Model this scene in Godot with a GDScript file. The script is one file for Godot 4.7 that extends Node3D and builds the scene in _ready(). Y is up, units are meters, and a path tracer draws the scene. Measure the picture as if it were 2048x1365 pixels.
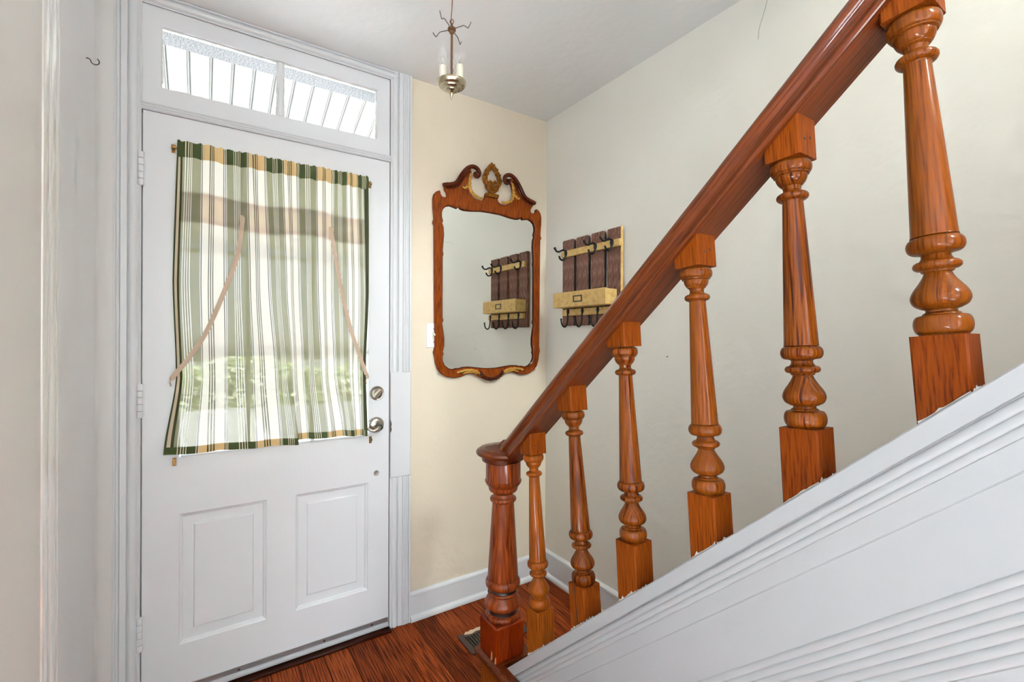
extends Node3D
# Small entrance hall: front door with transom, mirror, coat rack, turned stair balustrade.
# World: x to the right along the door wall, y up, -z towards the door. V(u, y, v) = (u, y, -v).

const CEIL := 2.40      # ceiling height
const WALL := 1.97      # v of the door wall's room face
const RIGHT := 1.52     # u of the stair wall's room face
const LEFT := -0.240    # u of the left wall's room face
const KS := 0.9153      # rise per run of the stringer
const CS := 1.3435      # stringer top edge: y = CS - KS * v
const KR := 0.88        # rise per run of the handrail
const CR := 1.981       # handrail underside: y = CR - KR * v
const RAIL_U := 0.87

var M := {}
var rng := RandomNumberGenerator.new()


func _ready() -> void:
	rng.seed = 7
	# ---- camera ----
	var cam := Camera3D.new()
	cam.name = "camera"
	var th := deg_to_rad(33.527)
	var roll := deg_to_rad(0.186)
	var right := Vector3(cos(th), 0, sin(th))
	var back := Vector3(-sin(th), 0, cos(th))
	cam.transform = Transform3D(Basis(right * cos(roll) + Vector3.UP * sin(roll), Vector3.UP * cos(roll) - right * sin(roll), back), Vector3(0, 1.25, 0))
	cam.near = 0.05
	cam.far = 200.0
	cam.projection = Camera3D.PROJECTION_FRUSTUM
	cam.size = 0.05 * 2.0 * 682.5 / 935.3
	cam.frustum_offset = Vector2(0, -0.05 * 5.5 / 935.3)
	cam.current = true
	add_child(cam)
	# ---- sky, sun, exposure ----
	var env := Environment.new()
	var sky := Sky.new()
	var psm := ProceduralSkyMaterial.new()
	psm.sky_top_color = Color(0.62, 0.74, 0.90)
	psm.sky_horizon_color = Color(0.90, 0.93, 0.96)
	psm.ground_horizon_color = Color(0.80, 0.80, 0.78)
	psm.ground_bottom_color = Color(0.55, 0.55, 0.52)
	sky.sky_material = psm
	env.background_mode = Environment.BG_SKY
	env.sky = sky
	env.background_energy_multiplier = 2.5
	env.tonemap_mode = Environment.TONE_MAPPER_LINEAR
	env.tonemap_exposure = 1.76
	env.sdfgi_enabled = true
	env.ssao_enabled = true
	env.ssil_enabled = true
	var we := WorldEnvironment.new()
	we.name = "world_environment"
	we.environment = env
	add_child(we)
	var sun := DirectionalLight3D.new()
	sun.name = "sun"
	sun.light_energy = 72.0
	sun.light_color = Color(0.95, 0.98, 1.0)
	sun.light_angular_distance = 0.6
	sun.shadow_enabled = true
	add_child(sun)
	sun.look_at_from_position(Vector3(1.6, 14.5, 9), Vector3(0, 0, 0))
	# ---- area lights added at the window openings, on top of the sky ----
	var fill_col := Color(0.93, 0.98, 0.99)
	added_daylight("added_light_hall_window", V(0.3, 1.45, -2.55), V(0.3, 1.3, 2.0), Vector2(0.8, 1.3), 1.5, fill_col)
	added_daylight("added_light_stair_window", V(1.17, 3.75, -2.55), V(1.15, 2.4, 0.5), Vector2(0.55, 0.9), 8.0, fill_col)

	make_materials()
	build_shell()
	build_door()
	build_transom()
	build_trim()
	build_outside()
	build_stairs()
	build_newel()
	build_handrail()
	build_balusters()
	build_curtain()
	build_mirror()
	build_rack()
	build_pendant()
	build_small_things()


# ------------------------------------------------------------------ helpers
func V(u: float, y: float, v: float) -> Vector3:
	return Vector3(u, y, -v)


func added_daylight(called: String, at: Vector3, to: Vector3, size: Vector2, energy: float, col: Color) -> void:  # adds an area light inside a window opening, beyond what the sky gives
	var l := AreaLight3D.new()
	l.name = called
	l.area_size = size
	l.area_normalize_energy = true
	l.light_energy = energy
	l.light_color = col
	l.shadow_enabled = true
	l.set("area_range", 20.0)
	add_child(l)
	l.look_at_from_position(at, Vector3(to.x, to.y, to.z))


class MB:
	var p := PackedVector3Array()
	var uv := PackedVector2Array()
	var has_uv := false

	func tri(a: Vector3, b: Vector3, c: Vector3) -> void:
		p.append(a)
		p.append(b)
		p.append(c)
		if has_uv:
			uv.append(Vector2.ZERO)
			uv.append(Vector2.ZERO)
			uv.append(Vector2.ZERO)

	func tri_uv(a: Vector3, b: Vector3, c: Vector3, ua: Vector2, ub: Vector2, uc: Vector2) -> void:
		has_uv = true
		p.append(a)
		p.append(b)
		p.append(c)
		uv.append(ua)
		uv.append(ub)
		uv.append(uc)

	func quad(a: Vector3, b: Vector3, c: Vector3, d: Vector3) -> void:
		tri(a, b, c)
		tri(a, c, d)

	# turn the closed shape begun at corner number "start" the right way out
	func fix(start: int) -> void:
		var vol := 0.0
		var o := p[start] if start < p.size() else Vector3.ZERO
		for i in range(start, p.size(), 3):
			vol += (p[i] - o).dot((p[i + 1] - o).cross(p[i + 2] - o))
		if vol > 0.0:
			for i in range(start, p.size(), 3):
				var s := p[i + 1]
				p[i + 1] = p[i + 2]
				p[i + 2] = s

	func box(a: Vector3, b: Vector3, bev := 0.0, T := Transform3D()) -> void:
		var start := p.size()
		var lo := Vector3(minf(a.x, b.x), minf(a.y, b.y), minf(a.z, b.z))
		var hi := Vector3(maxf(a.x, b.x), maxf(a.y, b.y), maxf(a.z, b.z))
		bev = minf(bev, 0.45 * minf(hi.x - lo.x, minf(hi.y - lo.y, hi.z - lo.z)))
		var mid := (lo + hi) * 0.5
		if bev <= 0.0:
			var c: Array[Vector3] = []
			for i in 8:
				c.append(T * Vector3(hi.x if i & 1 else lo.x, hi.y if i & 2 else lo.y, hi.z if i & 4 else lo.z))
			for f in [[0, 1, 3, 2], [4, 6, 7, 5], [0, 4, 5, 1], [2, 3, 7, 6], [0, 2, 6, 4], [1, 5, 7, 3]]:
				quad(c[f[0]], c[f[1]], c[f[2]], c[f[3]])
			fix(start)
			return
		# chamfered: every corner splits in three, one for each face it touches
		var k := {}
		for i in 8:
			var s := Vector3(1 if i & 1 else -1, 1 if i & 2 else -1, 1 if i & 4 else -1)
			var corner := mid + s * (hi - lo) * 0.5
			for ax in 3:
				var q := corner
				for o in 3:
					if o != ax:
						q[o] -= s[o] * bev
				k[i * 3 + ax] = T * q
		for ax in 3:
			var o1 := (ax + 1) % 3
			var o2 := (ax + 2) % 3
			for s in 2:
				var ids: Array[int] = []
				for t in [[0, 0], [1, 0], [1, 1], [0, 1]]:
					ids.append((s << ax) | (t[0] << o1) | (t[1] << o2))
				if s == 0:
					ids.reverse()
				quad(k[ids[0] * 3 + ax], k[ids[3] * 3 + ax], k[ids[2] * 3 + ax], k[ids[1] * 3 + ax])
		var ctr := T * mid
		for ax in 3:
			var o1 := (ax + 1) % 3
			var o2 := (ax + 2) % 3
			for s1 in 2:
				for s2 in 2:
					var i0 := (s1 << o1) | (s2 << o2)
					var i1 := i0 | (1 << ax)
					oriented(k[i0 * 3 + o1], k[i1 * 3 + o1], k[i1 * 3 + o2], ctr)
					oriented(k[i0 * 3 + o1], k[i1 * 3 + o2], k[i0 * 3 + o2], ctr)
		for i in 8:
			oriented(k[i * 3], k[i * 3 + 1], k[i * 3 + 2], ctr)

	func oriented(a: Vector3, b: Vector3, c: Vector3, inside: Vector3) -> void:
		if (b - a).cross(c - a).dot(a - inside) > 0.0:
			tri(a, c, b)
		else:
			tri(a, b, c)

	# polygon in local xy, pushed out along local z from z0 to z1, with a chamfer at the far end (and, if both, at the near end)
	func prism(poly: PackedVector2Array, z0: float, z1: float, T := Transform3D(), bev := 0.0, both := false) -> void:
		var start := p.size()
		var n := poly.size()
		var ins := poly
		if bev > 0.0:
			ins = MB.inset(poly, bev)
		var rings: Array = []
		if bev > 0.0 and both:
			rings.append([ins, z0])
			rings.append([poly, z0 + bev * signf(z1 - z0)])
		else:
			rings.append([poly, z0])
		if bev > 0.0:
			rings.append([poly, z1 - bev * signf(z1 - z0)])
			rings.append([ins, z1])
		else:
			rings.append([poly, z1])
		for r in rings.size() - 1:
			var A: PackedVector2Array = rings[r][0]
			var B: PackedVector2Array = rings[r + 1][0]
			var za: float = rings[r][1]
			var zb: float = rings[r + 1][1]
			for i in n:
				var j := (i + 1) % n
				quad(T * Vector3(A[i].x, A[i].y, za), T * Vector3(A[j].x, A[j].y, za), T * Vector3(B[j].x, B[j].y, zb), T * Vector3(B[i].x, B[i].y, zb))
		var idx := Geometry2D.triangulate_polygon(poly)
		var cc := not Geometry2D.is_polygon_clockwise(poly)
		for i in range(0, idx.size(), 3):
			var q: Array = [idx[i], idx[i + 1], idx[i + 2]]
			var w := (poly[q[1]] - poly[q[0]]).cross(poly[q[2]] - poly[q[0]])
			if (w > 0.0) != cc:
				q.reverse()
			var A: PackedVector2Array = rings[0][0]
			var B: PackedVector2Array = rings[-1][0]
			var za: float = rings[0][1]
			var zb: float = rings[-1][1]
			tri(T * Vector3(A[q[2]].x, A[q[2]].y, za), T * Vector3(A[q[1]].x, A[q[1]].y, za), T * Vector3(A[q[0]].x, A[q[0]].y, za))
			tri(T * Vector3(B[q[0]].x, B[q[0]].y, zb), T * Vector3(B[q[1]].x, B[q[1]].y, zb), T * Vector3(B[q[2]].x, B[q[2]].y, zb))
		fix(start)

	static func inset(poly: PackedVector2Array, d: float) -> PackedVector2Array:
		var out := PackedVector2Array()
		var n := poly.size()
		var sgn := 1.0 if not Geometry2D.is_polygon_clockwise(poly) else -1.0
		for i in n:
			var a := poly[(i + n - 1) % n]
			var b := poly[i]
			var c := poly[(i + 1) % n]
			var n1 := (b - a).normalized().orthogonal() * -sgn
			var n2 := (c - b).normalized().orthogonal() * -sgn
			var m := (n1 + n2)
			if m.length() < 0.2:
				m = n1
			m = m.normalized()
			var k := maxf(0.45, m.dot(n1))
			out.append(b + m * d / k)
		return out

	# turned shape about local y; prof holds (radius, height) from the bottom up
	func lathe(prof: PackedVector2Array, seg: int, T := Transform3D()) -> void:
		var start := p.size()
		for i in prof.size() - 1:
			var a := prof[i]
			var b := prof[i + 1]
			for s in seg:
				var t0 := TAU * s / seg
				var t1 := TAU * (s + 1) / seg
				var p00 := T * Vector3(a.x * cos(t0), a.y, a.x * sin(t0))
				var p01 := T * Vector3(a.x * cos(t1), a.y, a.x * sin(t1))
				var p10 := T * Vector3(b.x * cos(t0), b.y, b.x * sin(t0))
				var p11 := T * Vector3(b.x * cos(t1), b.y, b.x * sin(t1))
				if a.x > 1e-6:
					tri(p00, p01, p11)
				if b.x > 1e-6:
					tri(p00, p11, p10)
		for e in [0, prof.size() - 1]:
			if prof[e].x > 1e-5:
				for s in seg:
					var t0 := TAU * s / seg
					var t1 := TAU * (s + 1) / seg
					var c := T * Vector3(0, prof[e].y, 0)
					var q0 := T * Vector3(prof[e].x * cos(t0), prof[e].y, prof[e].x * sin(t0))
					var q1 := T * Vector3(prof[e].x * cos(t1), prof[e].y, prof[e].x * sin(t1))
					if e == 0:
						tri(c, q1, q0)
					else:
						tri(c, q0, q1)
		fix(start)

	# as lathe, but only from angle a0 to a1, with flat cut faces
	func lathe_part(prof: PackedVector2Array, seg: int, a0: float, a1: float, T: Transform3D) -> void:
		var start := p.size()
		for i in prof.size() - 1:
			for s in seg:
				var t0 := lerpf(a0, a1, float(s) / seg)
				var t1 := lerpf(a0, a1, float(s + 1) / seg)
				var a := prof[i]
				var b := prof[i + 1]
				var p00 := T * Vector3(a.x * cos(t0), a.y, a.x * sin(t0))
				var p01 := T * Vector3(a.x * cos(t1), a.y, a.x * sin(t1))
				var p10 := T * Vector3(b.x * cos(t0), b.y, b.x * sin(t0))
				var p11 := T * Vector3(b.x * cos(t1), b.y, b.x * sin(t1))
				if a.x > 1e-6:
					tri(p00, p01, p11)
				if b.x > 1e-6:
					tri(p00, p11, p10)
		for e in 2:
			var t := a0 if e == 0 else a1
			for i in prof.size() - 1:
				var q0 := T * Vector3(prof[i].x * cos(t), prof[i].y, prof[i].x * sin(t))
				var q1 := T * Vector3(prof[i + 1].x * cos(t), prof[i + 1].y, prof[i + 1].x * sin(t))
				var c0 := T * Vector3(0, prof[i].y, 0)
				var c1 := T * Vector3(0, prof[i + 1].y, 0)
				if e == 0:
					tri(c0, q1, q0)
					tri(c0, c1, q1)
				else:
					tri(c0, q0, q1)
					tri(c0, q1, c1)
		fix(start)

	# round or flattened bar along a path; radii per point, flat squeezes it along "wide"'s normal
	func tube(path: PackedVector3Array, radii: PackedFloat32Array, seg := 10, squash := 1.0, ref := Vector3.ZERO) -> void:
		var start := p.size()
		var n := path.size()
		var rings: Array = []
		var side := Vector3.ZERO
		for i in n:
			var t := (path[mini(i + 1, n - 1)] - path[maxi(i - 1, 0)]).normalized()
			if ref != Vector3.ZERO:
				side = (ref - t * ref.dot(t)).normalized()
			elif side == Vector3.ZERO:
				side = t.cross(Vector3(0.31, 0.9, 0.23)).normalized()
			else:
				side = (side - t * side.dot(t)).normalized()
			var other := t.cross(side)
			var r: float = radii[mini(i, radii.size() - 1)]
			var ring := PackedVector3Array()
			for s in seg:
				var a := TAU * s / seg
				ring.append(path[i] + side * cos(a) * r * squash + other * sin(a) * r)
			rings.append(ring)
		for i in n - 1:
			for s in seg:
				var s1 := (s + 1) % seg
				quad(rings[i][s], rings[i][s1], rings[i + 1][s1], rings[i + 1][s])
		for s in range(1, seg - 1):
			tri(rings[0][0], rings[0][s + 1], rings[0][s])
			tri(rings[n - 1][0], rings[n - 1][s], rings[n - 1][s + 1])
		fix(start)

	func ball(at: Vector3, r: Vector3, seg := 12, rows := 8) -> void:
		var prof := PackedVector2Array()
		for i in rows + 1:
			var a := -PI / 2 + PI * i / rows
			prof.append(Vector2(maxf(cos(a), 0.0), sin(a)))
		prof[0].x = 0.0
		prof[rows].x = 0.0
		lathe(prof, seg, Transform3D(Basis.from_scale(r), at))

	func mesh(shift: Vector3, crease: float) -> ArrayMesh:
		var n := p.size()
		var fn := PackedVector3Array()
		fn.resize(n / 3)
		var at := {}
		for i in range(0, n, 3):
			var w := (p[i + 2] - p[i]).cross(p[i + 1] - p[i])
			fn[i / 3] = w
			for k in 3:
				var key := Vector3i((p[i + k] * 20000.0).round())
				if not at.has(key):
					at[key] = PackedInt32Array()
				at[key].append(i / 3)
		var cut := cos(deg_to_rad(crease))
		var nn := PackedVector3Array()
		nn.resize(n)
		var vv := PackedVector3Array()
		vv.resize(n)
		for i in n:
			var own := fn[i / 3].normalized()
			var sum := Vector3.ZERO
			for f in at[Vector3i((p[i] * 20000.0).round())]:
				if fn[f].normalized().dot(own) >= cut:
					sum += fn[f]
			nn[i] = sum.normalized() if sum.length() > 1e-12 else (own if own.length() > 0.5 else Vector3.UP)
			vv[i] = p[i] - shift
		var arr := []
		arr.resize(Mesh.ARRAY_MAX)
		arr[Mesh.ARRAY_VERTEX] = vv
		arr[Mesh.ARRAY_NORMAL] = nn
		if has_uv:
			arr[Mesh.ARRAY_TEX_UV] = uv
		var am := ArrayMesh.new()
		am.add_surface_from_arrays(Mesh.PRIMITIVE_TRIANGLES, arr)
		return am


func chain(o: Node) -> Vector3:
	var s := Vector3.ZERO
	while o is Node3D and o != self:
		s += o.position
		o = o.get_parent()
	return s


# one mesh, given in room coordinates (or, with local, in its parent's own)
func part(called: String, mb: MB, material: Material, parent: Node = null, crease := 35.0, local := false) -> MeshInstance3D:
	var o := MeshInstance3D.new()
	o.name = called
	var host: Node = parent if parent else self
	o.mesh = mb.mesh(Vector3.ZERO if local else chain(host), crease)
	o.material_override = material
	o.cast_shadow = GeometryInstance3D.SHADOW_CASTING_SETTING_ON
	host.add_child(o, true)
	return o


func tag(o: Node, label: String, category: String, group := "") -> Node:
	o.set_meta("label", label)
	o.set_meta("category", category)
	if group:
		o.set_meta("group", group)
	return o


func thing(called: String, label: String, category: String, at: Vector3, group := "") -> Node3D:
	var o := Node3D.new()
	o.name = called
	o.position = at
	add_child(o, true)
	tag(o, label, category, group)
	return o


func struct(called: String, mb: MB, material: Material, label := "", category := "", crease := 35.0) -> MeshInstance3D:
	var o := part(called, mb, material, null, crease)
	o.set_meta("kind", "structure")
	if label:
		o.set_meta("label", label)
	if category:
		o.set_meta("category", category)
	return o


func setting(called: String, label: String, category: String, at := Vector3.ZERO) -> Node3D:
	var o := Node3D.new()
	o.name = called
	o.position = at
	o.set_meta("kind", "structure")
	o.set_meta("label", label)
	o.set_meta("category", category)
	add_child(o, true)
	return o


func boxes(list: Array, bev := 0.0) -> MB:   # each: u0, u1, y0, y1, v0, v1
	var mb := MB.new()
	for b in list:
		mb.box(V(b[0], b[2], b[4]), V(b[1], b[3], b[5]), bev)
	return mb


# cross-section (a, b) in the plane spanned by A and B at "from", run along L
func run(mb: MB, section: Array, from: Vector3, A: Vector3, B: Vector3, L: Vector3) -> void:
	var poly := PackedVector2Array()
	for s in section:
		poly.append(Vector2(s[0], s[1]))
	mb.prism(poly, 0.0, L.length(), Transform3D(Basis(A, B, L.normalized()), from))


func arc(out: Array, c: Vector2, r: Vector2, a0: float, a1: float, n: int) -> void:
	for i in n + 1:
		var a := deg_to_rad(lerpf(a0, a1, float(i) / n))
		out.append([c.x + r.x * cos(a), c.y + r.y * sin(a)])


func smooth(pts: PackedVector3Array, per := 6) -> PackedVector3Array:
	var out := PackedVector3Array()
	var n := pts.size()
	for i in n - 1:
		var a := pts[maxi(i - 1, 0)]
		var b := pts[i]
		var c := pts[i + 1]
		var d := pts[mini(i + 2, n - 1)]
		for k in per:
			out.append(b.cubic_interpolate(c, a, d, float(k) / per))
	out.append(pts[n - 1])
	return out


func smooth2(pts: Array, per := 4) -> PackedVector2Array:
	var out := PackedVector2Array()
	var n := pts.size()
	for i in n - 1:
		var a: Vector2 = pts[maxi(i - 1, 0)]
		var b: Vector2 = pts[i]
		var c: Vector2 = pts[i + 1]
		var d: Vector2 = pts[mini(i + 2, n - 1)]
		for k in per:
			out.append(b.cubic_interpolate(c, a, d, float(k) / per))
	out.append(pts[n - 1])
	return out


# bead of a turned shape: half round from y0 to y1, standing out from r0 to r1
func bead(prof: PackedVector2Array, y0: float, y1: float, r0: float, r1: float, n := 8) -> void:
	for i in n + 1:
		var a := -PI / 2 + PI * i / n
		prof.append(Vector2(r0 + (r1 - r0) * cos(a), lerpf(y0, y1, (sin(a) + 1.0) * 0.5)))


# ------------------------------------------------------------------ materials
func noise_tex(seed_: int, freq: float, oct: int, ramp: Array, size := 512, kind := FastNoiseLite.TYPE_SIMPLEX_SMOOTH, fractal := FastNoiseLite.FRACTAL_FBM) -> NoiseTexture2D:
	var n := FastNoiseLite.new()
	n.seed = seed_
	n.noise_type = kind
	n.frequency = freq
	n.fractal_type = fractal
	n.fractal_octaves = oct
	var t := NoiseTexture2D.new()
	t.width = size
	t.height = size
	t.seamless = true
	t.noise = n
	if ramp:
		var g := Gradient.new()
		var off := PackedFloat32Array()
		var col := PackedColorArray()
		for r in ramp:
			off.append(r[0])
			col.append(r[1])
		g.offsets = off
		g.colors = col
		t.color_ramp = g
	return t


func normal_tex(seed_: int, freq: float, oct: int, strength: float, size := 512) -> NoiseTexture2D:
	var t := noise_tex(seed_, freq, oct, [], size)
	t.as_normal_map = true
	t.bump_strength = strength
	return t


func flat(called: String, col: Color, rough: float, metal := 0.0) -> StandardMaterial3D:
	var m := StandardMaterial3D.new()
	m.resource_name = called
	m.albedo_color = col
	m.roughness = rough
	m.metallic = metal
	M[called] = m
	return m


func tri_map(m: StandardMaterial3D, scale: Vector3, world := false, offset := Vector3.ZERO) -> void:
	m.uv1_triplanar = true
	m.uv1_world_triplanar = world
	m.uv1_scale = scale
	m.uv1_offset = offset
	m.uv1_triplanar_sharpness = 4.0


func wood(called: String, tex: Texture2D, scale: Vector3, rough: float, coat: float, tint := Color.WHITE, offset := Vector3.ZERO, bump: Texture2D = null, bump_scale := 0.03) -> StandardMaterial3D:
	var m := flat(called, tint, rough)
	m.albedo_texture = tex
	m.metallic_specular = 0.12
	tri_map(m, scale, false, offset)
	if coat > 0.0:
		m.clearcoat_enabled = true
		m.clearcoat = coat
		m.clearcoat_roughness = 0.09
	return m


func painted(called: String, col: Color, rough: float, nrm: Texture2D, scale: Vector3, strength: float, world := true) -> StandardMaterial3D:
	var m := flat(called, col, rough)
	m.normal_enabled = true
	m.normal_texture = nrm
	m.normal_scale = strength
	tri_map(m, scale, world)
	return m


func make_materials() -> void:
	var plaster_n := normal_tex(3, 0.02, 4, 3.0)
	var brush_n := normal_tex(5, 0.03, 3, 3.0)
	var warp_n := normal_tex(9, 0.006, 2, 6.0)
	painted("cream_warm_lit", Color8(224, 209, 186), 0.75, plaster_n, Vector3(0.9, 0.9, 0.9), 0.25)  # same cream as the stair wall, warm bounced light put into the colour
	painted("cream_cool_lit", Color8(236, 231, 219), 0.75, plaster_n, Vector3(0.9, 0.9, 0.9), 0.25)  # same cream as the door wall, cooler and brighter light put into the colour
	painted("ceiling_paint", Color8(245, 244, 242), 0.85, plaster_n, Vector3(0.7, 0.7, 0.7), 0.3)
	painted("left_paint", Color8(234, 231, 227), 0.5, plaster_n, Vector3(1.0, 1.0, 1.0), 0.2)
	var gloss := painted("gloss_panel", Color8(234, 231, 227), 0.14, warp_n, Vector3(0.6, 0.6, 0.6), 0.14)
	gloss.metallic_specular = 0.9
	gloss.clearcoat_enabled = true
	gloss.clearcoat = 0.8
	gloss.clearcoat_roughness = 0.08
	painted("trim_paint", Color8(224, 224, 225), 0.33, brush_n, Vector3(3.0, 0.8, 3.0), 0.08)
	painted("door_paint", Color8(233, 233, 235), 0.36, brush_n, Vector3(3.0, 0.7, 3.0), 0.07)
	painted("stringer_paint", Color8(188, 188, 188), 0.38, brush_n, Vector3(1.5, 1.5, 1.5), 0.12)  # white greyed down to offset the surplus light on the stringer
	flat("cream_edge", Color8(226, 205, 170), 0.7)
	flat("bounce_carpet", Color8(228, 230, 232), 0.95)  # kept pale out of view to bounce more light into the hall
	flat("bounce_grey", Color8(160, 164, 166), 0.95)
	flat("crack_line", Color8(150, 140, 124), 0.9)
	flat("dark_gap", Color8(40, 36, 32), 0.9)
	# woods
	var oak := noise_tex(11, 0.012, 5, [[0.0, Color8(80, 36, 10)], [0.30, Color8(120, 60, 16)], [0.5, Color8(138, 73, 20)], [0.75, Color8(147, 81, 24)], [1.0, Color8(158, 92, 31)]])
	var mahog := noise_tex(13, 0.012, 5, [[0.0, Color8(58, 24, 10)], [0.36, Color8(84, 36, 14)], [0.6, Color8(98, 44, 17)], [1.0, Color8(114, 54, 22)]])
	var newel_t := noise_tex(15, 0.010, 5, [[0.0, Color8(52, 19, 10)], [0.33, Color8(94, 37, 13)], [0.6, Color8(120, 50, 17)], [1.0, Color8(144, 66, 25)]])
	var pine := noise_tex(17, 0.014, 5, [[0.0, Color8(46, 17, 8)], [0.30, Color8(84, 34, 13)], [0.45, Color8(122, 54, 22)], [0.62, Color8(140, 64, 28)], [1.0, Color8(160, 84, 40)]])
	var grain_b := noise_tex(19, 0.02, 4, [])
	wood("oak", oak, Vector3(34, 1.3, 34), 0.36, 0.28, Color8(216, 204, 188), Vector3.ZERO, grain_b, 0.02)
	var streak := noise_tex(43, 0.0045, 3, [[0.0, Color8(255, 255, 255)], [0.64, Color8(252, 249, 246)], [0.74, Color8(200, 168, 146)], [0.82, Color8(140, 104, 84)], [1.0, Color8(110, 78, 60)]])
	for i in 6:
		var ov := wood("oak_%d" % i, oak, Vector3(34, 1.3, 34), 0.36, 0.28, [Color8(240, 224, 202), Color8(196, 182, 164), Color8(206, 194, 178), Color8(206, 194, 178), Color8(196, 184, 166), Color8(196, 186, 168)][i], Vector3(0.37 * i, 0.21 * i, 0.53 * i))
		if i in [1, 2, 4]:
			ov.detail_enabled = true
			ov.detail_albedo = streak
			ov.detail_blend_mode = BaseMaterial3D.BLEND_MODE_MUL
	wood("oak_dry", oak, Vector3(34, 1.5, 34), 0.5, 0.05, Color8(212, 186, 176), Vector3(0.3, 0.1, 0.2), grain_b, 0.04)
	wood("oak_worn", oak, Vector3(30, 2.2, 30), 0.5, 0.05, Color8(190, 158, 152), Vector3(0.6, 0.4, 0.2))
	wood("mahogany_rail", mahog, Vector3(30, 30, 0.8), 0.36, 0.4, Color8(255, 255, 255), Vector3.ZERO, grain_b, 0.03)
	wood("newel_wood", newel_t, Vector3(24, 1.3, 24), 0.34, 0.45, Color8(255, 255, 255), Vector3.ZERO, grain_b, 0.02)
	wood("newel_block", oak, Vector3(30, 2.2, 30), 0.36, 0.3, Color8(205, 132, 98), Vector3(0.5, 0.2, 0.1), grain_b, 0.02)
	wood("cap_wood", mahog, Vector3(20, 20, 5.0), 0.34, 0.5, Color8(235, 225, 215), Vector3(0.2, 0, 0))
	wood("mirror_wood", oak, Vector3(14, 2.2, 14), 0.38, 0.22, Color8(216, 182, 172))
	wood("mirror_dark", mahog, Vector3(16, 16, 16), 0.36, 0.35, Color8(190, 165, 160))
	wood("threshold_wood", mahog, Vector3(1.4, 10, 12), 0.45, 0.2, Color8(130, 120, 125))
	for i in 5:
		var k := [1.0, 0.92, 1.06, 0.84, 0.98][i] as float
		wood("pine_%d" % i, pine, Vector3(20, 20, 0.7), 0.45, 0.05, Color(minf(k, 1.0), minf(k * 0.97, 1.0), minf(k * 0.95, 1.0)), Vector3(0.17 * i, 0.3, 0.23 * i), grain_b, 0.02)
	var rackt := noise_tex(23, 0.012, 5, [[0.0, Color8(70, 48, 40)], [0.45, Color8(110, 77, 64)], [0.66, Color8(122, 88, 74)], [1.0, Color8(180, 150, 130)]])
	wood("rack_plank", rackt, Vector3(30, 3.0, 30), 0.7, 0.0)
	var creamt := noise_tex(27, 0.02, 4, [[0.0, Color8(176, 138, 80)], [0.42, Color8(198, 163, 103)], [1.0, Color8(208, 176, 118)]])
	wood("rack_cream", creamt, Vector3(3, 3, 3), 0.6, 0.0)
	flat("black_stain", Color8(44, 26, 20), 0.35)
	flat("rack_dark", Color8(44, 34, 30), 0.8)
	flat("black_iron", Color8(30, 32, 32), 0.42, 0.6)
	var gilt := noise_tex(29, 0.05, 4, [[0.0, Color8(90, 58, 28)], [0.45, Color8(176, 128, 56)], [1.0, Color8(226, 182, 96)]])
	var gm := wood("gilt", gilt, Vector3(12, 12, 12), 0.42, 0.0)
	gm.metallic = 0.35
	var gd := wood("gilt_dark", gilt, Vector3(14, 14, 14), 0.45, 0.0, Color8(170, 140, 120))
	gd.metallic = 0.25
	flat("mirror_glass", Color8(238, 240, 236), 0.02, 1.0)
	flat("nickel", Color8(176, 168, 156), 0.27, 1.0)
	flat("nickel_satin", Color8(186, 180, 170), 0.5, 0.85)
	flat("nickel_dark", Color8(70, 66, 60), 0.4, 0.8)
	flat("brass", Color8(150, 112, 66), 0.38, 0.9)
	flat("pan_metal", Color8(188, 176, 150), 0.26, 1.0)
	flat("old_bronze", Color8(112, 78, 52), 0.42, 0.7)
	flat("wire_metal", Color8(104, 100, 90), 0.45, 0.6)
	flat("aluminium", Color8(172, 174, 176), 0.38, 0.8)
	flat("vinyl", Color8(178, 178, 180), 0.42)
	flat("white_plastic", Color8(240, 240, 240), 0.3)
	flat("ivory_plastic", Color8(226, 220, 202), 0.35)
	flat("cord_brown", Color8(110, 70, 52), 0.6)
	flat("paint_smear", Color8(222, 220, 214), 0.55)
	flat("bare_wood", Color8(190, 132, 84), 0.7)
	flat("register_metal", Color8(74, 56, 48), 0.5, 0.4)
	flat("register_fin", Color8(176, 172, 160), 0.4, 0.7)
	flat("torn_paper", Color8(206, 180, 150), 0.85)
	var glass := flat("pane", Color(1, 1, 1, 0.05), 0.02)
	glass.transparency = BaseMaterial3D.TRANSPARENCY_ALPHA
	var bulb := flat("bulb_glass", Color(1, 1, 1, 0.08), 0.03)
	bulb.transparency = BaseMaterial3D.TRANSPARENCY_ALPHA
	# outdoors
	var speck := noise_tex(31, 0.06, 4, [[0.0, Color8(70, 70, 74)], [0.42, Color8(104, 104, 108)], [0.48, Color8(186, 186, 186)], [1.0, Color8(204, 203, 202)]])
	wood("peeling_paint", speck, Vector3(5, 9, 9), 0.8, 0.0)
	flat("porch_white", Color8(206, 205, 201), 0.6)
	flat("porch_floor", Color8(120, 120, 120), 0.7)
	flat("siding", Color8(216, 210, 198), 0.8)
	var lawn := noise_tex(37, 0.05, 4, [[0.0, Color8(52, 52, 53)], [0.5, Color8(63, 63, 63)], [1.0, Color8(72, 72, 71)]])
	var lm := wood("paving", lawn, Vector3(0.5, 0.5, 0.5), 0.95, 0.0)
	lm.uv1_world_triplanar = true
	flat("walk", Color8(88, 87, 85), 0.9)
	var leaf := flat("hedge_leaf", Color8(92, 94, 76), 0.8)
	leaf.backlight_enabled = true
	leaf.backlight = Color(0.5, 0.6, 0.3)
	# cloth
	M["cloth_thin"] = cloth("sheer")
	M["cloth_hem"] = cloth("hem")
	M["cloth_band"] = cloth("band")
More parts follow.
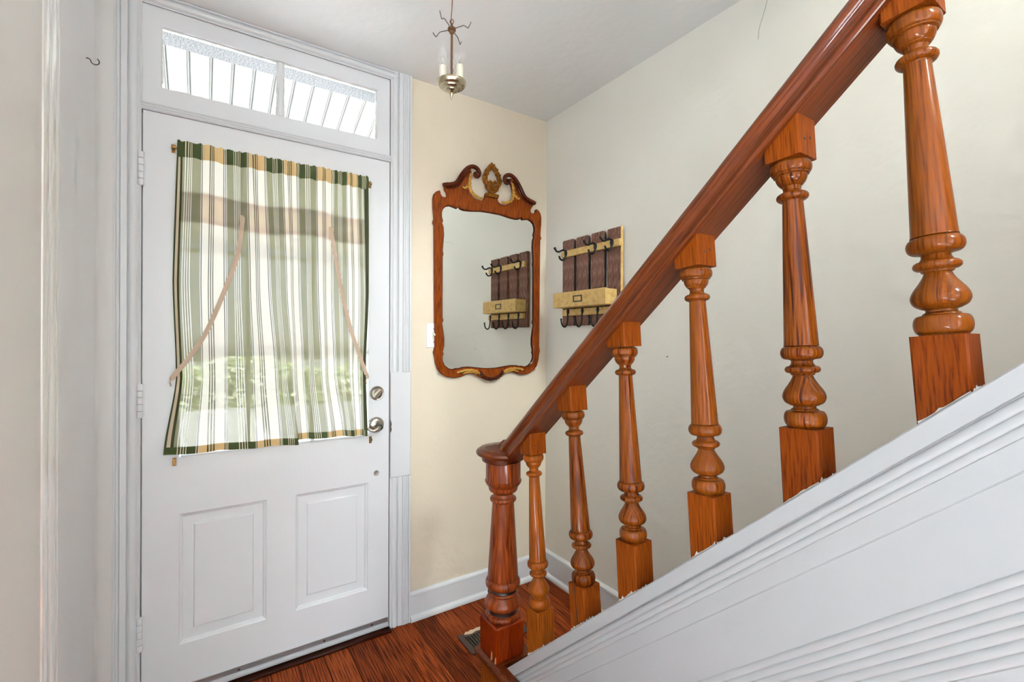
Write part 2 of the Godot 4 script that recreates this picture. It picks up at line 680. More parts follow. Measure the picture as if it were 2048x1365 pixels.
	M["cloth_band_edge"] = cloth("band_edge")
	M["side_hem"] = side_hem_material()
	var tie := flat("tie_cloth", Color8(202, 176, 152), 0.85)
	tie.backlight_enabled = true
	tie.backlight = Color(0.25, 0.22, 0.2)


# woven stripes: one period of the fabric across u, weave noise along v
func stripe_at(s: float) -> int:   # 0 green, 1 cream line, 2 tan field, 3 dark line
	if s < 0.17: return 0
	if s < 0.34:
		var k := fmod((s - 0.17) / 0.17 * 4.0, 1.0)
		return 1 if k < 0.36 else 0
	if s < 0.48: return 0
	if s < 0.495: return 1
	if s < 0.515: return 3
	if s < 0.53: return 1
	if s < 0.64: return 2
	if s < 0.77:
		var k := fmod((s - 0.64) / 0.13 * 3.0, 1.0)
		return 3 if k < 0.5 else 2
	if s < 0.93: return 2
	if s < 0.95: return 3
	if s < 0.97: return 1
	if s < 0.985: return 3
	return 1


func cloth(kind: String) -> StandardMaterial3D:   # "sheer", "hem" (doubled), "band" and "band_edge" (see-through light put into the colour)
	var w := 512
	var h := 256
	var im := Image.create_empty(w, h, false, Image.FORMAT_RGBA8)
	var r := RandomNumberGenerator.new()
	r.seed = 41
	var cols := {  # sheer and band tones have the light passing through the cloth put in
		"sheer": [Color8(150, 147, 116), Color8(250, 247, 241), Color8(246, 240, 228), Color8(112, 106, 88)],
		"hem": [Color8(66, 76, 38), Color8(226, 214, 186), Color8(222, 188, 134), Color8(58, 62, 34)],
		"band": [Color8(88, 78, 86), Color8(232, 200, 146), Color8(250, 214, 140), Color8(96, 82, 82)],
		"band_edge": [Color8(82, 72, 80), Color8(214, 158, 80), Color8(232, 154, 54), Color8(90, 76, 76)]}
	for x in w:
		var k := stripe_at((x + 0.5) / w)
		for y in h:
			var n := r.randf()
			var c: Color = cols[kind][k]
			c = c * (0.94 + 0.12 * n)
			c.a = 1.0
			if kind == "sheer":
				var open := [0.045, 0.016, 0.018, 0.04][k] as float
				c.a = clampf(1.0 - open * (2.6 * n * n + 0.15), 0.2, 1.0)
			im.set_pixel(x, y, c)
	var m := StandardMaterial3D.new()
	m.resource_name = "striped_cloth_" + kind
	m.albedo_texture = ImageTexture.create_from_image(im)
	m.roughness = 0.95
	m.cull_mode = BaseMaterial3D.CULL_DISABLED
	m.backlight_enabled = true
	m.backlight = {"sheer": Color(0.74, 0.74, 0.73), "hem": Color(0.24, 0.22, 0.18), "band": Color(0.95, 0.93, 0.9), "band_edge": Color(0.8, 0.77, 0.7)}[kind]
	if kind == "sheer":
		m.transparency = BaseMaterial3D.TRANSPARENCY_ALPHA
	return m


func side_hem_material() -> StandardMaterial3D:
	var im := Image.create_empty(64, 4, false, Image.FORMAT_RGBA8)
	for x in 64:
		var s := x / 64.0
		var c := Color8(58, 62, 32)
		if s > 0.24 and s < 0.66:
			c = Color8(206, 188, 160)
		for y in 4:
			im.set_pixel(x, y, c)
	var m := StandardMaterial3D.new()
	m.resource_name = "striped_side_hem"
	m.albedo_texture = ImageTexture.create_from_image(im)
	m.roughness = 0.95
	m.cull_mode = BaseMaterial3D.CULL_DISABLED
	return m


# ------------------------------------------------------------------ room shell
func build_shell() -> void:
	struct("wall_front", boxes([[-0.36, -0.172, -0.12, 2.72, WALL, 2.09], [0.676, 1.64, -0.12, 2.72, WALL, 2.09], [-0.172, 0.676, 2.366, 2.72, WALL, 2.09]]), M.cream_warm_lit, "cream painted wall beside and above the front door, tinted for warm bounced light", "wall")
	struct("wall_right", boxes([[RIGHT, 1.64, -0.12, 4.92, -2.72, WALL]]), M.cream_cool_lit, "cream plaster wall along the staircase, tinted paler for cool light", "wall")
	struct("wall_left", boxes([[-0.36, -0.230, -0.12, 2.52, 0.88, 1.073], [-0.36, LEFT - 0.0035, -0.12, 2.52, 1.073, 1.2955], [-0.36, -0.3285, -0.12, 2.52, 1.2955, WALL]]), M.left_paint, "plain off-white wall at the left edge of the hall", "wall")
	struct("wall_inner", boxes([[-6.12, -0.36, -0.12, 2.52, 0.88, 1.0]]), M.left_paint, "off-white wall of the side room", "wall")
	# back wall with two windows and one over the stairs
	struct("wall_back", boxes([[-6.12, -3.3, -0.12, 2.52, -2.72, -2.6], [-3.3, -1.3, -0.12, 0.75, -2.72, -2.6], [-3.3, -1.3, 2.15, 2.52, -2.72, -2.6], [-1.3, -0.15, -0.12, 2.52, -2.72, -2.6],
		[-0.15, 0.75, -0.12, 0.75, -2.72, -2.6], [-0.15, 0.75, 2.15, 2.52, -2.72, -2.6], [0.75, RIGHT, -0.12, 3.25, -2.72, -2.6], [0.75, 0.88, 3.25, 4.25, -2.72, -2.6], [1.46, RIGHT, 3.25, 4.25, -2.72, -2.6], [0.75, RIGHT, 4.25, 4.92, -2.72, -2.6]]), M.left_paint, "off-white wall behind the viewer with windows", "wall")
	struct("wall_far", boxes([[-6.12, -6.0, -0.12, 0.75, -2.6, 0.88], [-6.12, -6.0, 2.15, 2.52, -2.6, 0.88], [-6.12, -6.0, 0.75, 2.15, -2.6, -1.2], [-6.12, -6.0, 0.75, 2.15, 0.8, 0.88]]), M.left_paint, "off-white far wall of the side room with a window", "wall")
	window_unit("window_2", V(-2.3, 1.45, -2.66), 2.0, 1.4, 0.0)
	window_unit("window_3", V(0.3, 1.45, -2.66), 0.9, 1.4, 0.0)
	window_unit("window_4", V(-6.06, 1.45, -0.2), 2.0, 1.4, PI / 2)
	window_unit("window_5", V(1.17, 3.75, -2.66), 0.58, 1.0, 0.0)
	struct("ceiling", boxes([[-6.12, 0.83, CEIL, 2.52, -2.6, WALL], [0.83, RIGHT, CEIL, 2.52, 0.5, WALL]]), M.ceiling_paint, "flat white plaster ceiling of the hall", "ceiling")
	struct("wall_stairwell", boxes([[0.71, 0.83, 2.52, 4.92, -2.6, 0.62], [0.83, RIGHT, 2.52, 4.92, 0.5, 0.62]]), M.cream_cool_lit, "cream wall of the upper stairwell", "wall")
	struct("ceiling_stairwell", boxes([[0.83, RIGHT, 4.80, 4.92, -2.6, 0.5]]), M.ceiling_paint, "white ceiling over the upper stairwell", "ceiling")
	# floor: slab and separate boards
	struct("floor_slab", boxes([[LEFT, 0.912, -0.12, -0.022, -2.6, 2.0], [1.148, RIGHT, -0.12, -0.022, -2.6, 2.0], [0.912, 1.148, -0.12, -0.022, -2.6, 1.640], [0.912, 1.148, -0.12, -0.022, 1.732, 2.0]]), M.pine_3, "boards under the hall floor", "floor")
	struct("floor_inner", boxes([[-6.0, LEFT, -0.12, 0.0, -2.6, 0.88]]), M.bounce_carpet, "unseen carpet of the side room, made pale to bounce light", "floor")
	var rug := MB.new()  # rug added out of view to bounce neutral light upward
	rug.box(V(-0.20, 0.0, -2.5), V(0.80, 0.012, -0.9), 0.004)
	tag(part("bounce_rug", rug, M.bounce_grey), "unseen grey rug added behind the viewer to bounce neutral light", "rug")
	var floor := setting("floor", "worn reddish brown pine board floor of the hall", "floor")
	for k in range(-5, 14):
		var u0 := maxf(0.214 + 0.0935 * k, LEFT)
		var u1 := minf(0.214 + 0.0935 * (k + 1), RIGHT)
		var mb := MB.new()
		var dy := rng.randf_range(-0.0012, 0.0)
		if k in [7, 8, 9]:   # sawn short for the floor register
			mb.box(V(u0 + 0.0009, -0.022, -2.6), V(u1 - 0.0009, dy, 1.640), 0.0018)
			var rest := MB.new()
			rest.box(V(u0 + 0.0009, -0.022, 1.732), V(u1 - 0.0009, dy, 1.966), 0.0018)
			if k == 7:
				rest.box(V(u0 + 0.0009, -0.022, 1.6405), V(0.910, dy, 1.7315), 0.001)
			part("plank", rest, M["pine_%d" % [0, 3, 2, 4, 1, 0, 4, 2, 3, 1][(k + 5) % 10]], floor)
		else:
			mb.box(V(u0 + 0.0009, -0.022, -2.6), V(u1 - 0.0009, dy, 1.966), 0.0018)
		part("plank", mb, M["pine_%d" % [0, 3, 2, 4, 1, 0, 4, 2, 3, 1][(k + 5) % 10]], floor)


func window_unit(called: String, at: Vector3, w: float, h: float, turn: float) -> void:
	var o := setting(called, "white sash window placed to let sun and sky into the house behind the viewer", "window", at)
	o.rotation.y = turn
	var f := MB.new()
	for s in [-1, 1]:
		f.box(Vector3(s * w / 2, -h / 2, -0.06), Vector3(s * (w / 2 - 0.05), h / 2, 0.06), 0.003)
		f.box(Vector3(-w / 2 + 0.05, s * h / 2, -0.06), Vector3(w / 2 - 0.05, s * (h / 2 - 0.05), 0.06), 0.003)
	f.box(Vector3(-w / 2 + 0.05, -0.02, -0.02), Vector3(w / 2 - 0.05, 0.02, 0.02), 0.003)
	part("frame", f, M.trim_paint, o, 35.0, true)
	for s in [0, 1]:
		var g := MB.new()
		g.box(Vector3(-w / 2 + 0.05, -h / 2 + 0.05 if s == 0 else 0.02, -0.002), Vector3(w / 2 - 0.05, -0.02 if s == 0 else h / 2 - 0.05, 0.002))
		part("pane", g, M.pane, o, 35.0, true)


# rectangle on the door wall built from rings (inset, depth behind v0)
func rect_rings(u0: float, u1: float, y0: float, y1: float, v0: float, rings: Array) -> MB:
	var mb := MB.new()
	var prev: Array = []
	for r in rings:
		var i: float = r[0]
		var v: float = v0 + r[1]
		var c := [V(u0 + i, y0 + i, v), V(u1 - i, y0 + i, v), V(u1 - i, y1 - i, v), V(u0 + i, y1 - i, v)]
		if prev:
			for k in 4:
				var n := (k + 1) % 4
				mb.oriented(prev[k], prev[n], c[n], V((u0 + u1) / 2, (y0 + y1) / 2, v0 + 0.5))
				mb.oriented(prev[k], c[n], c[k], V((u0 + u1) / 2, (y0 + y1) / 2, v0 + 0.5))
		prev = c
	mb.oriented(prev[0], prev[1], prev[2], V((u0 + u1) / 2, (y0 + y1) / 2, v0 + 0.5))
	mb.oriented(prev[0], prev[2], prev[3], V((u0 + u1) / 2, (y0 + y1) / 2, v0 + 0.5))
	return mb


# ------------------------------------------------------------------ front door
func build_door() -> void:
	var d := setting("door_1", "white painted front door with glazed upper half and two raised panels", "door", V(0.253, 0.0, 1.99))
	var F := 1.972   # front face
	var Bk := 2.012
	var fr := boxes([
		[-0.1655, -0.065, 0.046, 2.006, F, Bk], [0.583, 0.6715, 0.046, 2.006, F, Bk],
		[-0.065, 0.583, 1.920, 2.006, F, Bk], [-0.065, 0.583, 0.640, 0.836, F, Bk], [-0.065, 0.583, 0.046, 0.190, F, Bk],
		[0.204, 0.304, 0.190, 0.640, F, Bk]])
	part("frame", fr, M.door_paint, d)
	for q in [[-0.065, 0.204], [0.304, 0.583]]:
		var mb := rect_rings(q[0], q[1], 0.190, 0.640, F, [[0.0, 0.0], [0.004, 0.0045], [0.007, 0.005], [0.011, 0.0085], [0.0115, 0.0125], [0.042, 0.0115], [0.0445, 0.0075], [0.047, 0.0065]])
		part("panel", mb, M.door_paint, d, 12.0)
	# glazing: three by three panes
	var us := [-0.065, 0.138, 0.146, 0.361, 0.369, 0.583]
	var ys := [0.836, 1.184, 1.196, 1.549, 1.561, 1.920]
	var mun := MB.new()
	for k in [1, 3]:
		mun.box(V(us[k] - 0.003, 0.836, F + 0.004), V(us[k + 1] + 0.003, 1.920, Bk - 0.004), 0.003)
		mun.box(V(-0.065, ys[k] - 0.002, F + 0.0045), V(0.583, ys[k + 1] + 0.002, Bk - 0.0045), 0.003)
	part("muntin", mun, M.door_paint, d)
	for a in [0, 2, 4]:
		for b in [0, 2, 4]:
			var g := MB.new()
			g.box(V(us[a] - 0.004, ys[b] - 0.004, F + 0.018), V(us[a + 1] + 0.004, ys[b + 1] + 0.004, F + 0.021))
			part("pane", g, M.pane, d)
	# putty bead under the glass, seen below the curtain
	var putty := MB.new()
	for a in [0, 2, 4]:
		putty.box(V(us[a] + 0.004, 0.836, F + 0.002), V(us[a + 1] - 0.004, 0.842, F + 0.017), 0.002)
	part("glazing_bead", putty, M.door_paint, d)
	# painted hinges: five knuckles each
	for y in [0.209, 0.983, 1.752]:
		var leafm := MB.new()
		leafm.box(V(-0.1655, y, F - 0.001), V(-0.158, y + 0.112, F + 0.001), 0.0008)
		var hinge := part("hinge", leafm, M.door_paint, d)
		for k in 5:
			var kn := MB.new()
			var prof := PackedVector2Array([Vector2(0.0, 0.0), Vector2(0.0072, 0.0), Vector2(0.0086, 0.0012), Vector2(0.0086, 0.0204), Vector2(0.0072, 0.0216), Vector2(0.0, 0.0216)])
			kn.lathe(prof, 14, Transform3D(Basis(), V(-0.1705, y + 0.0226 * k, F - 0.006)))
			part("knuckle", kn, M.door_paint, hinge)
	# deadbolt
	var face := Basis(Vector3(1, 0, 0), Vector3(0, 0, 1), Vector3(0, -1, 0))   # lathe axis towards the room
	var bolt := MB.new()
	bolt.lathe(PackedVector2Array([Vector2(0.0305, 0), Vector2(0.0305, 0.003), Vector2(0.029, 0.006), Vector2(0.0265, 0.0075), Vector2(0.024, 0.0065), Vector2(0.0215, 0.007), Vector2(0.0, 0.0085)]), 40, Transform3D(face, V(0.619, 1.015, F)))
	var bo := part("deadbolt", bolt, M.nickel, d)
	var turn := MB.new()
	var tp := PackedVector2Array([Vector2(-0.0215, -0.004), Vector2(-0.017, -0.0075), Vector2(0.017, -0.0045), Vector2(0.0215, -0.001), Vector2(0.0205, 0.004), Vector2(0.016, 0.0065), Vector2(-0.017, 0.0045), Vector2(-0.0215, 0.0015)])
	turn.prism(tp, 0.0, 0.018, Transform3D(Basis(Vector3(0, 0, 1), deg_to_rad(46.0)), V(0.621, 1.013, F - 0.007)), 0.0018)
	part("thumb_turn", turn, M.nickel, bo)
	# lever handle with round rose
	var rose := MB.new()
	rose.lathe(PackedVector2Array([Vector2(0.0335, 0), Vector2(0.0335, 0.004), Vector2(0.031, 0.010), Vector2(0.026, 0.014), Vector2(0.017, 0.017), Vector2(0.0, 0.018)]), 40, Transform3D(face, V(0.615, 0.881, F)))
	var ro := part("door_handle", rose, M.nickel, d)
	var lev := MB.new()
	var lp := smooth(PackedVector3Array([V(0.621, 0.876, F - 0.014), V(0.620, 0.876, F - 0.036), V(0.611, 0.873, F - 0.046), V(0.597, 0.866, F - 0.049), V(0.585, 0.867, F - 0.047), V(0.577, 0.871, F - 0.043), V(0.570, 0.875, F - 0.038)]), 5)
	var rr := PackedFloat32Array()
	for i in lp.size():
		rr.append(lerpf(0.0105, 0.0062, clampf(i / 22.0, 0, 1)))
	lev.tube(lp, rr, 14)
	part("lever", lev, M.nickel, ro)
	var knob := MB.new()
	knob.lathe(PackedVector2Array([Vector2(0.0125, 0.0), Vector2(0.0125, 0.020), Vector2(0.0105, 0.0235), Vector2(0.0075, 0.0240), Vector2(0.0065, 0.022), Vector2(0.0, 0.022)]), 24, Transform3D(face, V(0.621, 0.876, F - 0.022)))
	part("privacy_button", knob, M.nickel_dark, ro)
	var hole := MB.new()
	hole.lathe(PackedVector2Array([Vector2(0.0042, 0.0), Vector2(0.0042, 0.0012), Vector2(0.0, 0.0012)]), 14, Transform3D(face, V(0.614, 0.902, F - 0.0125)))
	part("rose_screw", hole, M.nickel_dark, ro)
	var plug := MB.new()
	plug.lathe(PackedVector2Array([Vector2(0.0115, 0), Vector2(0.0115, 0.002), Vector2(0.0095, 0.004), Vector2(0.005, 0.003), Vector2(0.0, 0.0035)]), 24, Transform3D(face, V(0.618, 0.676, F)))
	part("cover_plug", plug, M.nickel_satin, d)
	# aluminium sweep with vinyl bulb along the bottom edge
	var sw := MB.new()
	sw.box(V(-0.163, 0.022, F - 0.0035), V(0.669, 0.050, F), 0.001)
	var so := part("door_sweep", sw, M.aluminium, d)
	var vb := MB.new()
	var sec := []
	arc(sec, Vector2(0.017, 0.004), Vector2(0.0135, 0.011), -100, 100, 10)
	run(vb, sec, V(-0.163, 0.0, F + 0.002), Vector3(0, 1, 0), Vector3(0, 0, 1), Vector3(0.832, 0, 0))
	part("vinyl_strip", vb, M.vinyl, so)
	for x in [-0.05, 0.115, 0.41, 0.60]:
		var sc := MB.new()
		sc.ball(V(x, 0.038, F - 0.0035), Vector3(0.004, 0.004, 0.0018), 10, 6)
		part("screw", sc, M.nickel_dark, so)
	# lower edge of the door behind the sweep
	part("bottom_rail_edge", boxes([[-0.1655, 0.6715, 0.012, 0.046, F + 0.001, Bk]]), M.door_paint, d)
	struct("threshold", boxes([[-0.172, 0.676, -0.02, 0.0095, 1.934, 2.12]], 0.004), M.threshold_wood, "dark worn wooden threshold under the front door", "threshold")


func build_transom() -> void:
	var w := setting("window_1", "two-pane transom window above the front door", "window", V(0.25, 2.036, 1.99))
	var F := 1.973
	var fr := boxes([[-0.170, -0.118, 2.036, 2.362, F, 2.005], [0.617, 0.672, 2.036, 2.362, F, 2.005], [-0.118, 0.617, 2.036, 2.093, F, 2.005], [-0.118, 0.617, 2.303, 2.362, F, 2.005]])
	part("frame", fr, M.door_paint, w)
	part("muntin", boxes([[0.2375, 0.2565, 2.093, 2.303, F + 0.002, 2.003]], 0.004), M.door_paint, w)
	for q in [[-0.118, 0.2375], [0.2565, 0.617]]:
		part("pane", boxes([[q[0] - 0.003, q[1] + 0.003, 2.090, 2.306, F + 0.016, F + 0.019]]), M.pane, w)
		# ragged putty around the glass
		var pt := MB.new()
		var n := 26
		for side in 4:
			var path := PackedVector3Array()
			var rad := PackedFloat32Array()
			for i in n + 1:
				var t := float(i) / n
				var e := rng.randf_range(0.0, 0.003)
				if side == 0: path.append(V(lerpf(q[0], q[1], t), 2.303 - e, F + 0.010))
				elif side == 1: path.append(V(lerpf(q[0], q[1], t), 2.0935 + e * 0.4, F + 0.010))
				elif side == 2: path.append(V(q[0] + e, lerpf(2.093, 2.303, t), F + 0.010))
				else: path.append(V(q[1] - e, lerpf(2.093, 2.303, t), F + 0.010))
				rad.append(rng.randf_range(0.0022, 0.0048))
			pt.tube(path, rad, 6)
		part("putty", pt, M.paint_smear, w, 20.0)


# ------------------------------------------------------------------ trim
func build_trim() -> void:
	# right casing of the front door: stop bead, ogee, reeds
	var k := 0.9935
	var sec := [[0.674, 0.0], [0.674, 0.004], [0.677, 0.006], [0.681, 0.004]]
	arc(sec, Vector2(0.695, 0.003), Vector2(0.012, 0.010), 165, 25, 8)
	sec.append_array([[0.7085, 0.004], [0.7105, 0.011], [0.731 * k, 0.012], [0.732 * k, 0.009]])
	for i in 3:
		arc(sec, Vector2((0.7375 + 0.009 * i) * k, 0.0115), Vector2(0.0042, 0.0045), 170, 10, 5)
	sec.append_array([[0.7605 * k, 0.010], [0.7615 * k, 0.0155], [0.770 * k, 0.015], [0.771 * k, 0.0]])
	var c1 := MB.new()
	run(c1, sec, V(0, 0.0, WALL), Vector3(1, 0, 0), Vector3(0, 0, 1), Vector3(0, 0.648, 0))
	run(c1, sec, V(0, 1.102, WALL), Vector3(1, 0, 0), Vector3(0, 0, 1), Vector3(0, CEIL - 1.102, 0))
	c1.box(V(0.675, 0.648, WALL), V(0.771 * k, 1.102, WALL - 0.0125), 0.003)
	var tr1 := struct("trim_1", c1, M.trim_paint, "white reeded casing on the lock side of the front door", "door casing", 25.0)
	var chip := MB.new()
	chip.prism(PackedVector2Array([Vector2(0.6735, 0.842), Vector2(0.6765, 0.848), Vector2(0.6790, 0.857), Vector2(0.6770, 0.866), Vector2(0.6785, 0.880), Vector2(0.6760, 0.892), Vector2(0.6735, 0.900)]), 0.0, 0.0006, Transform3D(Basis(), Vector3(0, 0, -(WALL - 0.0124))))
	part("paint_chip", chip, M.dark_gap, tr1)
	# left casing, running into the left wall
	var secl := []
	for s in sec:
		secl.append([0.506 - s[0] - 0.001, s[1]])
	var secl2 := []
	for s in secl:
		if s[0] > LEFT + 0.001:
			secl2.append(s)
	secl2.append([LEFT + 0.001, 0.0115])
	secl2.append([LEFT + 0.001, 0.0])
	var c2 := MB.new()
	run(c2, secl2, V(0, 0.0, WALL), Vector3(1, 0, 0), Vector3(0, 0, 1), Vector3(0, CEIL, 0))
	struct("trim_2", c2, M.trim_paint, "white reeded casing on the hinge side of the front door", "door casing", 25.0)
	# head ogee under the ceiling
	var sh := [[2.362, 0.0], [2.362, 0.004], [2.365, 0.006], [2.369, 0.004]]
	arc(sh, Vector2(2.381, 0.003), Vector2(0.011, 0.010), 165, 25, 8)
	sh.append_array([[2.3925, 0.005], [2.394, 0.011], [2.3985, 0.012], [2.3985, 0.0]])
	var c3 := MB.new()
	run(c3, sh, V(-0.170, 0, WALL), Vector3(0, 1, 0), Vector3(0, 0, 1), Vector3(0.876, 0, 0))
	struct("trim_3", c3, M.trim_paint, "white moulded head casing under the ceiling", "door casing", 25.0)
	# reeded bar between door and transom
	var sb := [[2.008, 0.0], [2.008, 0.006]]
	for i in 3:
		arc(sb, Vector2(2.0135 + 0.0085 * i, 0.006), Vector2(0.004, 0.0045), 170, 10, 5)
	sb.append_array([[2.0345, 0.006], [2.0345, 0.0]])
	var c4 := MB.new()
	run(c4, sb, V(-0.1705, 0, WALL + 0.004), Vector3(0, 1, 0), Vector3(0, 0, 1), Vector3(0.8455, 0, 0))
	c4.box(V(-0.1705, 2.008, WALL + 0.004), V(0.675, 2.0345, 2.005))
	struct("trim_4", c4, M.trim_paint, "white reeded bar between the front door and the transom", "transom bar", 25.0)
	# jamb and stops that close the gaps round door and transom
	struct("trim_5", boxes([[-0.172, -0.150, 0.0, 2.366, 2.014, 2.09], [0.656, 0.676, 0.0, 2.366, 2.014, 2.09], [-0.150, 0.656, 1.995, 2.045, 2.014, 2.09]]), M.trim_paint, "white outer jamb of the front door", "door jamb")
	struct("trim_6", boxes([[-0.150, 0.656, 2.3035, 2.366, 2.006, 2.096]], 0.002), M.peeling_paint, "weathered head board above the transom, its paint peeling", "head board")
	# baseboards with shoe moulding
	for q in [["baseboard_front", V(0.7665, 0, WALL), Vector3(0, 0, 1), Vector3(RIGHT - 0.7665, 0, 0), 0.127, "low white baseboard under the mirror wall"], ["baseboard_right", V(RIGHT, 0, WALL - 0.002), Vector3(-1, 0, 0), Vector3(0, 0, 0.79), 0.139, "white baseboard along the foot of the stair wall"]]:
		var h: float = q[4]
		var bs := [[0.0, 0.0], [0.0, 0.022]]
		arc(bs, Vector2(0.004, 0.013), Vector2(0.018, 0.010), 80, 10, 5)
		bs.append_array([[0.024, 0.013], [0.027, 0.0115], [h - 0.020, 0.0115], [h - 0.018, 0.0135], [h - 0.010, 0.013], [h - 0.003, 0.008], [h, 0.004], [h, 0.0]])
		var mb := MB.new()
		run(mb, bs, q[1], Vector3(0, 1, 0), q[2], q[3])
		struct(q[0], mb, M.trim_paint, q[5], "baseboard", 25.0)
	# casing on the left wall and the glossy panel between it and the door corner
	var sl := [[1.178, -0.0035], [1.179, -0.0010]]
	arc(sl, Vector2(1.196, -0.0015), Vector2(0.0165, 0.0035), 165, 15, 8)
	sl.append_array([[1.2135, -0.003], [1.2225, -0.003]])
	arc(sl, Vector2(1.244, -0.0015), Vector2(0.0205, 0.0040), 165, 20, 9)
	sl.append_array([[1.266, -0.0022], [1.272, -0.0022]])
	arc(sl, Vector2(1.279, -0.0015), Vector2(0.0065, 0.0030), 160, 20, 6)
	sl.append_array([[1.287, -0.0030], [1.2935, -0.0030], [1.2935, -0.0060], [1.178, -0.0060]])
	var c7 := MB.new()
	run(c7, sl, Vector3(LEFT, 0, 0), Vector3(0, 0, -1), Vector3(1, 0, 0), Vector3(0, CEIL, 0))
	struct("trim_7", c7, M.gloss_panel, "white moulded casing standing on the left wall", "door casing", 25.0)
	var gp := MB.new()
	var sg := [[1.2956, -0.0895], [1.2956, -0.0719], [1.45, -0.0611], [1.60, -0.0506], [1.75, -0.0401]]
	for i in 15:   # curve shaped to catch a bright streak beside the door casing
		var a := deg_to_rad(lerpf(4.0, 45.0, i / 14.0))
		sg.append([1.8805 + 0.12 * (sin(a) - sin(deg_to_rad(4.0))), -0.0310 + 0.12 * (cos(deg_to_rad(4.0)) - cos(a))])
	sg.append_array([[1.9695, 0.006], [1.9695, -0.0895]])
	run(gp, sg, Vector3(LEFT, 0, 0), Vector3(0, 0, -1), Vector3(1, 0, 0), Vector3(0, CEIL, 0))
	struct("trim_8", gp, M.gloss_panel, "glossy white painted panel between left casing and front door", "wall panel", 40.0)


# ------------------------------------------------------------------ outside the door
func build_outside() -> void:
	var roof := setting("ceiling_porch", "sloping white boarded porch ceiling outside the transom", "porch ceiling", V(0.3, 2.2, 3.0))
	var sl := Vector3(0, -0.36, -1.0).normalized()
	var up := Vector3(0, 1.0, -0.36).normalized()
	for k in range(-16, 24):
		var u := -0.05 + 0.0835 * k
		var mb := MB.new()
		var sec := [[u + 0.0020, 0.0], [u + 0.0055, -0.007], [u + 0.0715, -0.007], [u + 0.0730, 0.0], [u + 0.0755, 0.0]]
		arc(sec, Vector2(u + 0.0797, -0.003), Vector2(0.0022, 0.003), 180, 360, 4)
		sec.append_array([[u + 0.0822, 0.0], [u + 0.0822, 0.012], [u + 0.0015, 0.012]])
		run(mb, sec, Vector3(0, 2.6, -2.1), Vector3(1, 0, 0), up, sl * 2.0)
		part("plank", mb, M.porch_white, roof, 25.0)
	var deck := MB.new()
	deck.box(Vector3(-1.42, 0.010, 0.0), Vector3(1.99, 0.05, 2.0), 0.0, Transform3D(Basis(Vector3(1, 0, 0), up, -sl), Vector3(0, 2.6, -2.1) + sl * 2.0))
	part("roof_deck", deck, M.porch_white, roof)
	struct("porch_floor", boxes([[-1.5, 2.0, -0.30, -0.12, 2.12, 3.9]]), M.porch_floor, "grey porch floor outside the front door", "porch floor")
	struct("porch_post", boxes([[-1.38, -1.26, -0.12, 1.955, 3.72, 3.84], [1.84, 1.96, -0.12, 1.955, 3.72, 3.84]], 0.006), M.porch_white, "white square posts carrying the porch roof", "porch post")
	struct("ground", boxes([[-30, 30, -0.9, -0.5, -30.0, 40.0]]), M.paving, "dark grey asphalt street in front of the house", "ground")
	struct("path", boxes([[-0.4, 1.0, -0.5, -0.46, 3.95, 14.0]], 0.01), M.walk, "grey concrete path leading to the porch", "path")
	# clipped hedge across the garden
	var leaf := MB.new()
	leaf.oriented(Vector3(-0.03, 0, 0), Vector3(0.0, 0.012, 0.035), Vector3(0.03, 0, 0), Vector3(0, -1, 0))
	leaf.oriented(Vector3(-0.03, 0, 0), Vector3(0.03, 0, 0), Vector3(0.0, 0.010, -0.04), Vector3(0, -1, 0))
	var mm := MultiMesh.new()
	mm.transform_format = MultiMesh.TRANSFORM_3D
	mm.mesh = leaf.mesh(Vector3.ZERO, 60.0)
	mm.instance_count = 9000
	for i in 9000:
		var at := Vector3(rng.randf_range(-7.0, 8.0), 0, -13.0 - rng.randf_range(0.0, 0.9))
		at.y = -0.5 + rng.randf_range(0.0, 1.1 + 0.2 * sin(at.x * 1.7))
		mm.set_instance_transform(i, Transform3D(Basis.from_euler(Vector3(rng.randf_range(-1.2, 1.2), rng.randf_range(0, TAU), rng.randf_range(-1.2, 1.2))).scaled(Vector3.ONE * rng.randf_range(1.6, 2.8)), at))
	var hedge := MultiMeshInstance3D.new()
	hedge.name = "hedge"
	hedge.multimesh = mm
	hedge.material_override = M.hedge_leaf
	hedge.set_meta("kind", "stuff")
	tag(hedge, "green garden hedge beyond the porch, dim through the curtain", "hedge")
	add_child(hedge)


